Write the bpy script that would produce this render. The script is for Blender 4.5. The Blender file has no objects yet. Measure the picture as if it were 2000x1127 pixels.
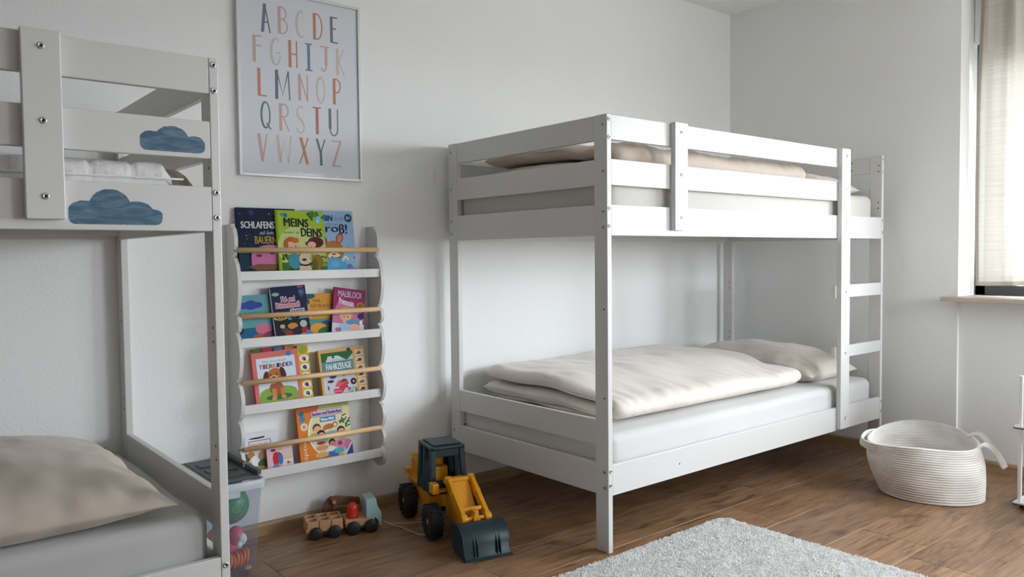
import bpy, bmesh, math, random
from mathutils import Vector, Matrix, noise
random.seed(7)
PI = math.pi
scene = bpy.context.scene
COL = scene.collection

# ------------------------------------------------------------------ camera, light, exposure
cam_d = bpy.data.cameras.new('camera')
cam = bpy.data.objects.new('camera', cam_d); COL.objects.link(cam)
cam_d.sensor_width = 36.0
cam_d.lens = 1541.7 * 36.0 / 2000.0
cam_d.clip_start = 0.05
RT, UP, FW = Vector((.77177, -.63583, -.01002)), Vector((.03418, .02574, .99908)), Vector((.63499, .7714, -.0416))
mw = Matrix((RT, UP, -FW)).transposed().to_4x4()
mw.translation = Vector((-2.03419, -1.93947, 1.07423))
cam.matrix_world = mw
scene.camera = cam

world = bpy.data.worlds.new('overcast_sky'); scene.world = world
world.use_nodes = True
bg = world.node_tree.nodes['Background']
def world_nodes():
    # hazy sky: dull ground, bright horizon, softer zenith
    nt = world.node_tree
    tc = nt.nodes.new('ShaderNodeTexCoord'); sp = nt.nodes.new('ShaderNodeSeparateXYZ')
    ma = nt.nodes.new('ShaderNodeMath'); ma.operation = 'MULTIPLY_ADD'; ma.inputs[1].default_value = .5; ma.inputs[2].default_value = .5
    rp = nt.nodes.new('ShaderNodeValToRGB'); e = rp.color_ramp.elements
    e[0].position = .475; e[0].color = (.26, .27, .27, 1)
    e[1].position = 1.0; e[1].color = (.56, .62, .69, 1)
    k = e.new(.50); k.color = (.86, .915, .96, 1)
    k = e.new(.64); k.color = (.82, .88, .93, 1)
    nt.links.new(tc.outputs['Generated'], sp.inputs[0]); nt.links.new(sp.outputs[2], ma.inputs[0])
    nt.links.new(ma.outputs[0], rp.inputs[0]); nt.links.new(rp.outputs[0], bg.inputs[0])
world_nodes()
bg.inputs[1].default_value = 24.0

WX = 2.178            # inner face of the window wall
WY = 1.02             # inner face of the back wall
WIN_Y0, WIN_Y1 = -2.35, -0.318
WIN_Z0, WIN_Z1 = 0.85, 2.40

D_X0, D_X1, D_Z0, D_Z1 = .92, 2.13, .88, 1.95     # second window, in the wall behind the camera
def portal(loc, direction, w, h):
    pl = bpy.data.lights.new('window_portal', 'AREA')
    pl.shape = 'RECTANGLE'; pl.size = w; pl.size_y = h
    pl.cycles.is_portal = True
    po = bpy.data.objects.new('window_portal', pl); COL.objects.link(po)
    po.location = loc
    po.rotation_euler = Vector(direction).to_track_quat('-Z', 'Y').to_euler()
portal((2.50, (WIN_Y0 + WIN_Y1) / 2, 1.53), (-1, 0, 0), WIN_Y1 - WIN_Y0, 1.40)
portal(((D_X0 + D_X1) / 2, -3.22, (D_Z0 + D_Z1) / 2), (0, 1, 0), D_X1 - D_X0, D_Z1 - D_Z0)

vs = scene.view_settings
vs.view_transform = 'Standard'; vs.look = 'None'; vs.gamma = 1.0; vs.use_curve_mapping = False
vs.exposure = 0.28
scene.cycles.max_bounces = 12
scene.cycles.diffuse_bounces = 8
scene.cycles.transparent_max_bounces = 16
scene.cycles.sample_clamp_indirect = 8.0
scene.cycles.caustics_reflective = False
scene.cycles.caustics_refractive = False

# ------------------------------------------------------------------ materials
def mk(name):
    m = bpy.data.materials.new(name); m.use_nodes = True
    nt = m.node_tree
    return m, nt, nt.nodes['Principled BSDF']
def N(nt, t, **kw):
    n = nt.nodes.new(t)
    for k, v in kw.items():
        if k in n.inputs: n.inputs[k].default_value = v
        else: setattr(n, k, v)
    return n
def add_bump(nt, b, scale, strength, dist=.002, detail=3.0, stretch=None, coord='Object', rough=.55):
    tc = N(nt, 'ShaderNodeTexCoord')
    mp = N(nt, 'ShaderNodeMapping')
    if stretch: mp.inputs['Scale'].default_value = stretch
    nt.links.new(tc.outputs[coord], mp.inputs[0])
    no = N(nt, 'ShaderNodeTexNoise'); no.inputs['Scale'].default_value = scale; no.inputs['Detail'].default_value = detail
    no.inputs['Roughness'].default_value = rough
    nt.links.new(mp.outputs[0], no.inputs['Vector'])
    bp = N(nt, 'ShaderNodeBump'); bp.inputs['Strength'].default_value = strength; bp.inputs['Distance'].default_value = dist
    nt.links.new(no.outputs[0], bp.inputs['Height'])
    nt.links.new(bp.outputs[0], b.inputs['Normal'])
    return no, bp, tc
def mat(name, col, rough=.5, metal=0.0, bump=None, var=0.0, vscale=8.0, spec=.5, coat=0.0, sheen=0.0, stretch=None):
    m, nt, b = mk(name)
    b.inputs['Base Color'].default_value = (*col, 1)
    b.inputs['Roughness'].default_value = rough
    b.inputs['Metallic'].default_value = metal
    b.inputs['Specular IOR Level'].default_value = spec
    b.inputs['Coat Weight'].default_value = coat
    b.inputs['Sheen Weight'].default_value = sheen
    if bump: add_bump(nt, b, *bump)
    if var:
        tc = N(nt, 'ShaderNodeTexCoord'); mp = N(nt, 'ShaderNodeMapping')
        if stretch: mp.inputs['Scale'].default_value = stretch
        no = N(nt, 'ShaderNodeTexNoise'); no.inputs['Scale'].default_value = vscale; no.inputs['Detail'].default_value = 5
        rp = N(nt, 'ShaderNodeValToRGB')
        rp.color_ramp.elements[0].position = .3; rp.color_ramp.elements[1].position = .7
        rp.color_ramp.elements[0].color = (*[c * (1 - var) for c in col], 1)
        rp.color_ramp.elements[1].color = (*[min(1, c * (1 + var * .6)) for c in col], 1)
        nt.links.new(tc.outputs['Object'], mp.inputs[0]); nt.links.new(mp.outputs[0], no.inputs['Vector'])
        nt.links.new(no.outputs[0], rp.inputs[0]); nt.links.new(rp.outputs[0], b.inputs['Base Color'])
    return m

M = {}
M['wall'] = mat('wall_paint', (.84, .85, .845), .85, bump=(110, .6, .002, 4), spec=.2)
M['bounce_cut'] = mat('bounce_cut_grey', (.30, .31, .315), .85, spec=.2)  # invented grey for the unseen left wall, weakens light bounced into the room
M['ceil'] = mat('ceiling_paint', (.86, .865, .86), .9, spec=.1)
M['white'] = mat('white_lacquered_wood', (.65, .645, .635), .38, bump=(60, .04, .001, 2, (.15, 1, 1)))
M['bolt'] = mat('zinc_bolt', (.55, .58, .60), .28, 1.0)
M['dark'] = mat('dark_hole', (.03, .03, .03), .8)
M['sheet'] = mat('white_sheet', (.615, .61, .60), .85, bump=(4, .35, .02, 2), sheen=.2, spec=.15)
M['grey_sheet'] = mat('grey_sheet', (.46, .46, .45), .85, bump=(4, .35, .02, 2), sheen=.2, spec=.15)
M['beige_sheet'] = mat('beige_sheet', (.55, .53, .50), .85, bump=(4, .35, .02, 2), sheen=.2, spec=.15)
M['linen_mid'] = mat('warm_beige_bedding', (.60, .51, .43), .8, bump=(7, .45, .02, 2), sheen=.3, spec=.15)
M['linen'] = mat('beige_bedding', (.74, .68, .62), .8, bump=(7, .45, .02, 2), sheen=.3, spec=.15)
M['linen_dark'] = mat('sand_bedding', (.50, .435, .37), .75, bump=(6, .45, .02, 2), sheen=.3, spec=.2)
M['quilt'] = mat('white_quilt', (.76, .75, .745), .85, bump=(14, .6, .015, 4), spec=.15)
M['pine'] = mat('pine_rod', (.74, .50, .28), .45, var=.18, vscale=30, stretch=(.1, 1, 1))
M['oak_base'] = mat('oak_baseboard', (.40, .27, .14), .5, var=.25, vscale=25, stretch=(.06, 1, 1))
M['sillwood'] = mat('sill_wood', (.50, .42, .34), .5, var=.15, vscale=30, stretch=(1, .08, 1))
M['silver'] = mat('silver_frame', (.66, .67, .68), .4, .15)
M['paper'] = mat('poster_paper', (.70, .73, .78), .8)
M['anthracite'] = mat('anthracite_frame', (.035, .037, .042), .25)
M['whiteplastic'] = mat('white_plastic', (.82, .82, .80), .35)
M['yellow'] = mat('yellow_plastic', (.80, .35, .008), .38, var=.06, vscale=6)
M['teal'] = mat('dark_teal_plastic', (.008, .030, .042), .45)
M['rubber'] = mat('black_rubber', (.010, .011, .014), .6)
M['hub'] = mat('yellow_wheel_hub', (.55, .33, .06), .5)
M['beech'] = mat('beech_block', (.58, .33, .18), .55, var=.14, vscale=25, stretch=(.15, 1, 1))
M['brownwood'] = mat('brown_wood', (.20, .085, .045), .55, var=.2, vscale=25)
M['redp'] = mat('red_lacquer', (.60, .025, .015), .25)
M['mint'] = mat('mint_lacquer', (.38, .56, .58), .45)
M['wheelblack'] = mat('black_wheel', (.012, .012, .014), .5)
M['string'] = mat('white_string', (.70, .66, .60), .9)
M['lid'] = mat('dark_grey_lid', (.065, .072, .075), .4)
M['pinktoy'] = mat('pink_toy', (.75, .08, .19), .45)
M['skintoy'] = mat('salmon_toy', (.78, .30, .22), .5)
M['orangetoy'] = mat('orange_toy', (.80, .25, .06), .45)
M['powder'] = mat('white_powder_coat', (.80, .80, .79), .35)
M['binder'] = mat('binder_paper', (.82, .81, .78), .6)
M['greenbk'] = mat('olive_book', (.40, .40, .06), .5)
M['pages'] = mat('book_pages', (.78, .75, .68), .85)

def floor_mat():
    m, nt, b = mk('oak_plank')
    tc = N(nt, 'ShaderNodeTexCoord'); oi = N(nt, 'ShaderNodeObjectInfo')
    cmb = N(nt, 'ShaderNodeCombineXYZ')
    mul = N(nt, 'ShaderNodeMath', operation='MULTIPLY'); mul.inputs[1].default_value = 57.0
    nt.links.new(oi.outputs['Random'], mul.inputs[0])
    for k in range(3): nt.links.new(mul.outputs[0], cmb.inputs[k])
    add = N(nt, 'ShaderNodeVectorMath', operation='ADD')
    nt.links.new(tc.outputs['Object'], add.inputs[0]); nt.links.new(cmb.outputs[0], add.inputs[1])
    mp = N(nt, 'ShaderNodeMapping'); mp.inputs['Scale'].default_value = (2.2, 11, 1)
    nt.links.new(add.outputs[0], mp.inputs[0])
    n1 = N(nt, 'ShaderNodeTexNoise'); n1.inputs['Scale'].default_value = 1.7; n1.inputs['Detail'].default_value = 7
    n1.inputs['Roughness'].default_value = .62; n1.inputs['Distortion'].default_value = 1.5
    nt.links.new(mp.outputs[0], n1.inputs['Vector'])
    rp = N(nt, 'ShaderNodeValToRGB'); e = rp.color_ramp.elements
    e[0].position = .32; e[0].color = (.17, .085, .043, 1)
    e[1].position = .70; e[1].color = (.47, .268, .145, 1)
    k = e.new(.47); k.color = (.345, .195, .105, 1)
    nt.links.new(n1.outputs[0], rp.inputs[0])
    # fine grain
    mp2 = N(nt, 'ShaderNodeMapping'); mp2.inputs['Scale'].default_value = (3, 110, 1)
    nt.links.new(add.outputs[0], mp2.inputs[0])
    n2 = N(nt, 'ShaderNodeTexNoise'); n2.inputs['Scale'].default_value = 1.6; n2.inputs['Detail'].default_value = 4
    nt.links.new(mp2.outputs[0], n2.inputs['Vector'])
    rg = N(nt, 'ShaderNodeValToRGB'); rg.color_ramp.elements[0].position = .32; rg.color_ramp.elements[0].color = (.62, .62, .62, 1)
    rg.color_ramp.elements[1].position = .62; rg.color_ramp.elements[1].color = (1.08, 1.08, 1.08, 1)
    nt.links.new(n2.outputs[0], rg.inputs[0])
    mx = N(nt, 'ShaderNodeMixRGB', blend_type='MULTIPLY'); mx.inputs[0].default_value = 1
    nt.links.new(rp.outputs[0], mx.inputs[1]); nt.links.new(rg.outputs[0], mx.inputs[2])
    # knots
    mp3 = N(nt, 'ShaderNodeMapping'); mp3.inputs['Scale'].default_value = (2.2, 5.5, 1)
    nt.links.new(add.outputs[0], mp3.inputs[0])
    vo = N(nt, 'ShaderNodeTexVoronoi'); vo.inputs['Scale'].default_value = 1.15
    nt.links.new(mp3.outputs[0], vo.inputs['Vector'])
    rk = N(nt, 'ShaderNodeValToRGB'); rk.color_ramp.elements[0].position = .02; rk.color_ramp.elements[0].color = (.32, .28, .25, 1)
    rk.color_ramp.elements[1].position = .17; rk.color_ramp.elements[1].color = (1, 1, 1, 1)
    nt.links.new(vo.outputs['Distance'], rk.inputs[0])
    mx2 = N(nt, 'ShaderNodeMixRGB', blend_type='MULTIPLY'); mx2.inputs[0].default_value = .85
    nt.links.new(mx.outputs[0], mx2.inputs[1]); nt.links.new(rk.outputs[0], mx2.inputs[2])
    # per plank tone
    hs = N(nt, 'ShaderNodeHueSaturation')
    mr = N(nt, 'ShaderNodeMapRange'); mr.inputs['To Min'].default_value = .64; mr.inputs['To Max'].default_value = .96
    nt.links.new(oi.outputs['Random'], mr.inputs[0]); nt.links.new(mr.outputs[0], hs.inputs['Value'])
    nt.links.new(mx2.outputs[0], hs.inputs['Color']); nt.links.new(hs.outputs[0], b.inputs['Base Color'])
    b.inputs['Roughness'].default_value = .36
    bp = N(nt, 'ShaderNodeBump'); bp.inputs['Strength'].default_value = .12; bp.inputs['Distance'].default_value = .001
    nt.links.new(n2.outputs[0], bp.inputs['Height']); nt.links.new(bp.outputs[0], b.inputs['Normal'])
    return m
M['plank'] = floor_mat()

def glass_mat(name, tint=(1, 1, 1), gloss_rough=.02, ior=1.5):
    m, nt, b = mk(name); nt.nodes.remove(b)
    out = nt.nodes['Material Output']
    tr = N(nt, 'ShaderNodeBsdfTransparent'); tr.inputs[0].default_value = (*tint, 1)
    gl = N(nt, 'ShaderNodeBsdfGlossy'); gl.inputs['Roughness'].default_value = gloss_rough
    lw = N(nt, 'ShaderNodeLayerWeight'); lw.inputs[0].default_value = .5
    pw = N(nt, 'ShaderNodeMath', operation='POWER'); pw.inputs[1].default_value = 5.0
    fr = N(nt, 'ShaderNodeMath', operation='MULTIPLY_ADD'); fr.inputs[1].default_value = .90; fr.inputs[2].default_value = ((ior - 1) / (ior + 1)) ** 2
    nt.links.new(lw.outputs['Facing'], pw.inputs[0]); nt.links.new(pw.outputs[0], fr.inputs[0])
    mx = N(nt, 'ShaderNodeMixShader')
    nt.links.new(fr.outputs[0], mx.inputs[0]); nt.links.new(tr.outputs[0], mx.inputs[1]); nt.links.new(gl.outputs[0], mx.inputs[2])
    nt.links.new(mx.outputs[0], out.inputs[0])
    return m
M['glass'] = glass_mat('window_glass')
M['posterglass'] = glass_mat('poster_glass', gloss_rough=.03, ior=1.14)

def curtain_mat(name, col, transp, transl, coord_scale=1.0):
    m, nt, b = mk(name); nt.nodes.remove(b)
    out = nt.nodes['Material Output']
    tc = N(nt, 'ShaderNodeTexCoord')
    mp = N(nt, 'ShaderNodeMapping'); mp.inputs['Scale'].default_value = (5, 5, 190)
    nt.links.new(tc.outputs['Object'], mp.inputs[0])
    no = N(nt, 'ShaderNodeTexNoise'); no.inputs['Scale'].default_value = 1.0; no.inputs['Detail'].default_value = 3
    nt.links.new(mp.outputs[0], no.inputs['Vector'])
    rp = N(nt, 'ShaderNodeValToRGB')
    rp.color_ramp.elements[0].position = .35; rp.color_ramp.elements[0].color = (*[c * .90 for c in col], 1)
    rp.color_ramp.elements[1].position = .6; rp.color_ramp.elements[1].color = (*col, 1)
    nt.links.new(no.outputs[0], rp.inputs[0])
    df = N(nt, 'ShaderNodeBsdfDiffuse'); tl = N(nt, 'ShaderNodeBsdfTranslucent'); tr = N(nt, 'ShaderNodeBsdfTransparent')
    nt.links.new(rp.outputs[0], df.inputs[0]); nt.links.new(rp.outputs[0], tl.inputs[0])
    a = N(nt, 'ShaderNodeMixShader'); a.inputs[0].default_value = transl
    nt.links.new(df.outputs[0], a.inputs[1]); nt.links.new(tl.outputs[0], a.inputs[2])
    c = N(nt, 'ShaderNodeMixShader'); c.inputs[0].default_value = transp
    nt.links.new(a.outputs[0], c.inputs[1]); nt.links.new(tr.outputs[0], c.inputs[2])
    nt.links.new(c.outputs[0], out.inputs[0])
    return m
M['curtain'] = curtain_mat('linen_curtain', (.66, .63, .57), .0, .11)
M['hem'] = curtain_mat('linen_hem', (.50, .46, .40), .0, .05)

def clear_plastic(name, col, op):
    m, nt, b = mk(name)
    out = nt.nodes['Material Output']
    b.inputs['Base Color'].default_value = (*col, 1); b.inputs['Roughness'].default_value = .3
    tr = N(nt, 'ShaderNodeBsdfTransparent'); tr.inputs[0].default_value = (.93, .94, .97, 1)
    mx = N(nt, 'ShaderNodeMixShader'); mx.inputs[0].default_value = op
    nt.links.new(tr.outputs[0], mx.inputs[1]); nt.links.new(b.outputs[0], mx.inputs[2]); nt.links.new(mx.outputs[0], out.inputs[0])
    return m
M['clear'] = clear_plastic('clear_plastic', (.50, .56, .68), .10)
M['clear_rim'] = clear_plastic('clear_plastic_rim', (.62, .67, .74), .62)

def cloud_mat():
    m, nt, b = mk('blue_brush_paint')
    tc = N(nt, 'ShaderNodeTexCoord'); mp = N(nt, 'ShaderNodeMapping'); mp.inputs['Scale'].default_value = (14, 10, 75)
    no = N(nt, 'ShaderNodeTexNoise'); no.inputs['Scale'].default_value = 1; no.inputs['Detail'].default_value = 5; no.inputs['Distortion'].default_value = 1.2
    rp = N(nt, 'ShaderNodeValToRGB')
    rp.color_ramp.elements[0].position = .42; rp.color_ramp.elements[0].color = (.045, .115, .185, 1)
    rp.color_ramp.elements[1].position = .72; rp.color_ramp.elements[1].color = (.15, .235, .31, 1)
    nt.links.new(tc.outputs['Object'], mp.inputs[0]); nt.links.new(mp.outputs[0], no.inputs['Vector'])
    nt.links.new(no.outputs[0], rp.inputs[0]); nt.links.new(rp.outputs[0], b.inputs['Base Color'])
    b.inputs['Roughness'].default_value = .6
    return m
M['cloud'] = cloud_mat()

def basket_mat():
    m, nt, b = mk('cotton_rope')
    tc = N(nt, 'ShaderNodeTexCoord')
    mp = N(nt, 'ShaderNodeMapping'); mp.inputs['Scale'].default_value = (60, 60, 200)
    nt.links.new(tc.outputs['Object'], mp.inputs[0])
    no = N(nt, 'ShaderNodeTexNoise'); no.inputs['Scale'].default_value = 3; no.inputs['Detail'].default_value = 2
    nt.links.new(mp.outputs[0], no.inputs['Vector'])
    bp = N(nt, 'ShaderNodeBump'); bp.inputs['Strength'].default_value = .5; bp.inputs['Distance'].default_value = .003
    nt.links.new(no.outputs[0], bp.inputs['Height']); nt.links.new(bp.outputs[0], b.inputs['Normal'])
    n2 = N(nt, 'ShaderNodeTexNoise'); n2.inputs['Scale'].default_value = 6; n2.inputs['Detail'].default_value = 2
    mp2 = N(nt, 'ShaderNodeMapping'); mp2.inputs['Scale'].default_value = (1, 1, 2.2)
    nt.links.new(tc.outputs['Object'], mp2.inputs[0]); nt.links.new(mp2.outputs[0], n2.inputs['Vector'])
    rp = N(nt, 'ShaderNodeValToRGB')
    rp.color_ramp.elements[0].position = .36; rp.color_ramp.elements[0].color = (.70, .65, .60, 1)
    rp.color_ramp.elements[1].position = .62; rp.color_ramp.elements[1].color = (.84, .83, .80, 1)
    nt.links.new(n2.outputs[0], rp.inputs[0]); nt.links.new(rp.outputs[0], b.inputs['Base Color'])
    b.inputs['Roughness'].default_value = .9; b.inputs['Specular IOR Level'].default_value = .1
    return m
M['rope'] = basket_mat()

def rug_mat():
    m, nt, b = mk('pale_pile')
    tc = N(nt, 'ShaderNodeTexCoord')
    no = N(nt, 'ShaderNodeTexNoise'); no.inputs['Scale'].default_value = 34; no.inputs['Detail'].default_value = 6
    nt.links.new(tc.outputs['Object'], no.inputs['Vector'])
    rp = N(nt, 'ShaderNodeValToRGB')
    rp.color_ramp.elements[0].position = .36; rp.color_ramp.elements[0].color = (.80, .79, .775, 1)
    rp.color_ramp.elements[1].position = .60; rp.color_ramp.elements[1].color = (.90, .895, .885, 1)
    nt.links.new(no.outputs[0], rp.inputs[0]); nt.links.new(rp.outputs[0], b.inputs['Base Color'])
    b.inputs['Roughness'].default_value = .95; b.inputs['Specular IOR Level'].default_value = .05
    return m
M['rug'] = rug_mat()

def colander_mat():
    m, nt, b = mk('green_sieve')
    tc = N(nt, 'ShaderNodeTexCoord')
    mp = N(nt, 'ShaderNodeMapping'); mp.inputs['Scale'].default_value = (230, 230, 230)
    nt.links.new(tc.outputs['Object'], mp.inputs[0])
    ck = N(nt, 'ShaderNodeTexVoronoi'); ck.inputs['Scale'].default_value = 1; ck.inputs['Randomness'].default_value = 0
    nt.links.new(mp.outputs[0], ck.inputs['Vector'])
    rp = N(nt, 'ShaderNodeValToRGB')
    rp.color_ramp.elements[0].position = .3; rp.color_ramp.elements[0].color = (.20, .42, .12, 1)
    rp.color_ramp.elements[1].position = .45; rp.color_ramp.elements[1].color = (.0, .19, .085, 1)
    nt.links.new(ck.outputs['Distance'], rp.inputs[0]); nt.links.new(rp.outputs[0], b.inputs['Base Color'])
    b.inputs['Roughness'].default_value = .4
    return m
M['sieve'] = colander_mat()
M['greenp'] = mat('green_plastic', (.0, .22, .10), .4)

FLAT = {}
def flat(r, g, b):
    """printed ink of a given sRGB colour (0-255)"""
    k = (r, g, b)
    if k not in FLAT:
        lin = [((c / 255) / 12.92 if c / 255 < .04045 else ((c / 255 + .055) / 1.055) ** 2.4) for c in k]
        FLAT[k] = mat('print_ink', lin, .6, spec=.18)
    return FLAT[k]

# ------------------------------------------------------------------ mesh helpers
class MB:
    def __init__(s): s.v = []; s.f = []; s.m = []; s.s = []
    def add(s, vs, fs, m=0, smooth=False, T=None):
        o = len(s.v)
        s.v += [tuple(T @ Vector(v)) if T else tuple(v) for v in vs]
        s.f += [tuple(i + o for i in f) for f in fs]
        s.m += [m] * len(fs); s.s += [smooth] * len(fs)
        return s
    def box(s, x0, x1, y0, y1, z0, z1, m=0, T=None):
        v = [(x, y, z) for z in (z0, z1) for y in (y0, y1) for x in (x0, x1)]
        f = [(0, 2, 3, 1), (4, 5, 7, 6), (0, 1, 5, 4), (2, 6, 7, 3), (0, 4, 6, 2), (1, 3, 7, 5)]
        return s.add(v, f, m, False, T)
    def ring_sweep(s, rings, m=0, smooth=True, close=True, cap0=True, cap1=True, T=None):
        n = len(rings[0]); v = [p for r in rings for p in r]; f = []
        for i in range(len(rings) - 1):
            for j in range(n if close else n - 1):
                k = (j + 1) % n
                f.append((i * n + j, i * n + k, (i + 1) * n + k, (i + 1) * n + j))
        if cap0: f.append(tuple(range(n - 1, -1, -1)))
        if cap1: f.append(tuple((len(rings) - 1) * n + j for j in range(n)))
        return s.add(v, f, m, smooth, T)
    def cyl(s, p, q, r, n=16, m=0, r2=None, smooth=True, cap=True, T=None):
        p = Vector(p); q = Vector(q); d = (q - p).normalized()
        a = d.orthogonal().normalized(); b = d.cross(a)
        r2 = r if r2 is None else r2
        rg = [[c + rr * (math.cos(t) * a + math.sin(t) * b) for t in [2 * PI * i / n for i in range(n)]] for c, rr in ((p, r), (q, r2))]
        n0 = len(s.f)
        s.ring_sweep(rg, m, smooth, True, cap, cap, T)
        if cap: s.s[-1] = s.s[-2] = False
        return s
    def lathe(s, prof, n=24, m=0, smooth=True, T=None, cap0=True, cap1=True):
        rg = [[(r * math.cos(2 * PI * i / n), r * math.sin(2 * PI * i / n), z) for i in range(n)] for r, z in prof]
        return s.ring_sweep(rg, m, smooth, True, cap0, cap1, T)
    def tube(s, pts, r, n=8, m=0, T=None):
        pts = [Vector(p) for p in pts]; rg = []
        up = Vector((0, 0, 1))
        for i, p in enumerate(pts):
            d = (pts[min(i + 1, len(pts) - 1)] - pts[max(i - 1, 0)]).normalized()
            a = d.cross(up)
            if a.length < 1e-4: a = d.orthogonal()
            a.normalize(); b = a.cross(d)
            rg.append([p + r * (math.cos(2 * PI * k / n) * a + math.sin(2 * PI * k / n) * b) for k in range(n)])
        return s.ring_sweep(rg, m, True, True, True, True, T)
    def prism(s, poly, z0, z1, m=0, T=None, smooth_side=False):
        n = len(poly)
        v = [(x, y, z0) for x, y in poly] + [(x, y, z1) for x, y in poly]
        s.add(v, [tuple(range(n - 1, -1, -1)), tuple(range(n, 2 * n))], m, False, T)
        o = len(s.v) - 2 * n
        for i in range(n):
            k = (i + 1) % n
            s.f.append((o + i, o + k, o + n + k, o + n + i)); s.m.append(m); s.s.append(smooth_side)
        return s
    def mesh(s, name, mats):
        me = bpy.data.meshes.new(name)
        me.from_pydata(s.v, [], s.f)
        for mm in mats: me.materials.append(mm)
        me.polygons.foreach_set('material_index', s.m)
        me.polygons.foreach_set('use_smooth', s.s)
        bm = bmesh.new(); bm.from_mesh(me)
        bmesh.ops.recalc_face_normals(bm, faces=bm.faces)
        bm.to_mesh(me); bm.free()
        me.update()
        return me

def link(name, me, parent=None, loc=None, kind=None):
    o = bpy.data.objects.new(name, me); COL.objects.link(o)
    if parent: o.parent = parent
    if loc: o.location = loc
    if kind: o['kind'] = kind
    return o
def obj(name, mb, mats, parent=None, bevel=0, seg=2, kind=None, loc=None, subsurf=0):
    if not isinstance(mats, (list, tuple)): mats = [mats]
    o = link(name, mb.mesh(name, mats), parent, loc, kind)
    if bevel:
        b = o.modifiers.new('bevel', 'BEVEL'); b.width = bevel; b.segments = seg; b.limit_method = 'ANGLE'; b.angle_limit = .7
        b.harden_normals = False
    if subsurf:
        u = o.modifiers.new('subd', 'SUBSURF'); u.levels = subsurf; u.render_levels = subsurf
    return o
def tag(o, label, cat, group=None):
    o['label'] = label; o['category'] = cat
    if group: o['group'] = group
    return o
def thing(name, label, cat, loc=(0, 0, 0), rotz=0, group=None):
    o = bpy.data.objects.new(name, None); COL.objects.link(o)
    o.location = loc; o.rotation_euler = (0, 0, rotz)
    o.empty_display_size = .1
    return tag(o, label, cat, group)
def box_obj(name, x0, x1, y0, y1, z0, z1, m, parent=None, bevel=0, kind=None, seg=2):
    return obj(name, MB().box(x0, x1, y0, y1, z0, z1), m, parent, bevel, seg, kind)
def smooth01(t): t = max(0, min(1, t)); return t * t * (3 - 2 * t)
def nz(x, y, z=0): return noise.noise(Vector((x, y, z)))

# ------------------------------------------------------------------ room shell
X0, Y0, HZ = -3.62, -3.05, 2.55
WO = 2.56   # outer face of the window wall
fl = box_obj('floor', X0 - .1, WO, Y0 - .1, WY + .1, -.06, -.009, M['dark'], kind='structure')
box_obj('ceiling', X0 - .1, WO, Y0 - .1, WY + .1, HZ, HZ + .1, M['ceil'], kind='structure')
box_obj('wall_back', X0 - .1, WO, WY, WY + .1, -.06, HZ, M['wall'], kind='structure')
box_obj('wall_left', X0 - .1, X0, Y0, WY, -.06, HZ, M['bounce_cut'], kind='structure')
ff = MB(); YO = Y0 - .2
ff.box(X0 - .1, D_X0, YO, Y0, -.06, HZ); ff.box(D_X1, WO, YO, Y0, -.06, HZ); ff.box(D_X0, D_X1, YO, Y0, D_Z1, HZ); ff.box(D_X0, D_X1, YO, Y0, -.06, D_Z0)
obj('wall_front', ff, M['wall'], kind='structure')
NX = 2.196  # back of the shallow niche under the sill
wb = MB()
wb.box(WX, WO, WIN_Y1, WY, -.06, HZ)
wb.box(WX, WO, Y0, WIN_Y0, -.06, HZ)
for (q0, q1) in ((WIN_Y0, WIN_Y1),):
    wb.box(NX, WO, q0, q1, -.06, WIN_Z0 - .03)
    wb.box(WX, WO, q0, q1, WIN_Z1, HZ)
obj('wall_right', wb, M['wall'], kind='structure')

def plank_mesh(L, Wd, cache={}):
    k = (round(L, 3), round(Wd, 3))
    if k not in cache:
        c = .0012; t = .008
        m = MB()
        v = []
        for (x0, x1, y0, y1, z) in ((0, L, 0, Wd, -t), (0, L, 0, Wd, -c), (c, L - c, c, Wd - c, 0)):
            v += [(x0, y0, z), (x1, y0, z), (x1, y1, z), (x0, y1, z)]
        f = [(8, 9, 10, 11)]
        for r in (0, 4):
            for i in range(4):
                j = (i + 1) % 4
                f.append((r + i, r + j, r + 4 + j, r + 4 + i))
        m.add(v, f)
        cache[k] = m.mesh('plank', [M['plank']])
    return cache[k]
GAP = .0006
PWD = .245
y = .03 + PWD * 4
row = 0
while y > Y0:
    y0 = max(y - PWD, Y0); y1 = min(y, WY - .001)
    if y1 - y0 > .01:
        x = X0 - random.choice((.1, .35, .6, .85, 1.1, 1.3))
        if abs(y - (.03 - PWD * 2)) < .01: x = .93 - 1.5 * 4      # the butt joint seen beside the rug
        if abs(y - (.03 - PWD * 1)) < .01: x = 1.55 - 1.5 * 4
        while x < WO - .3:
            xa = max(x, X0); xb = min(x + 1.5, 2.30)
            if xb - xa > .02:
                link('plank', plank_mesh(xb - xa - GAP, y1 - y0 - GAP), fl, (xa, y0, 0))
            x += 1.5
    y -= PWD; row += 1

def baseboard(name, L, loc, rotz):
    m = MB()
    poly = [(0, 0), (.015, 0), (.015, .038), (.012, .046), (.006, .050), (0, .050)]   # (out, up)
    m.ring_sweep([[(xx, -a, b) for a, b in poly] for xx in (0, L)], 0, False)
    o = obj(name, m, M['oak_base'], kind='structure'); o.location = loc; o.rotation_euler = (0, 0, rotz)
    return o
baseboard('baseboard_back', WX - X0, (X0, WY, 0), 0)
baseboard('baseboard_right', WY - WIN_Y1, (WX, WY - .016, 0), -PI / 2)
baseboard('baseboard_niche', WIN_Y1 - WIN_Y0, (NX, WIN_Y1, 0), -PI / 2)

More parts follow.
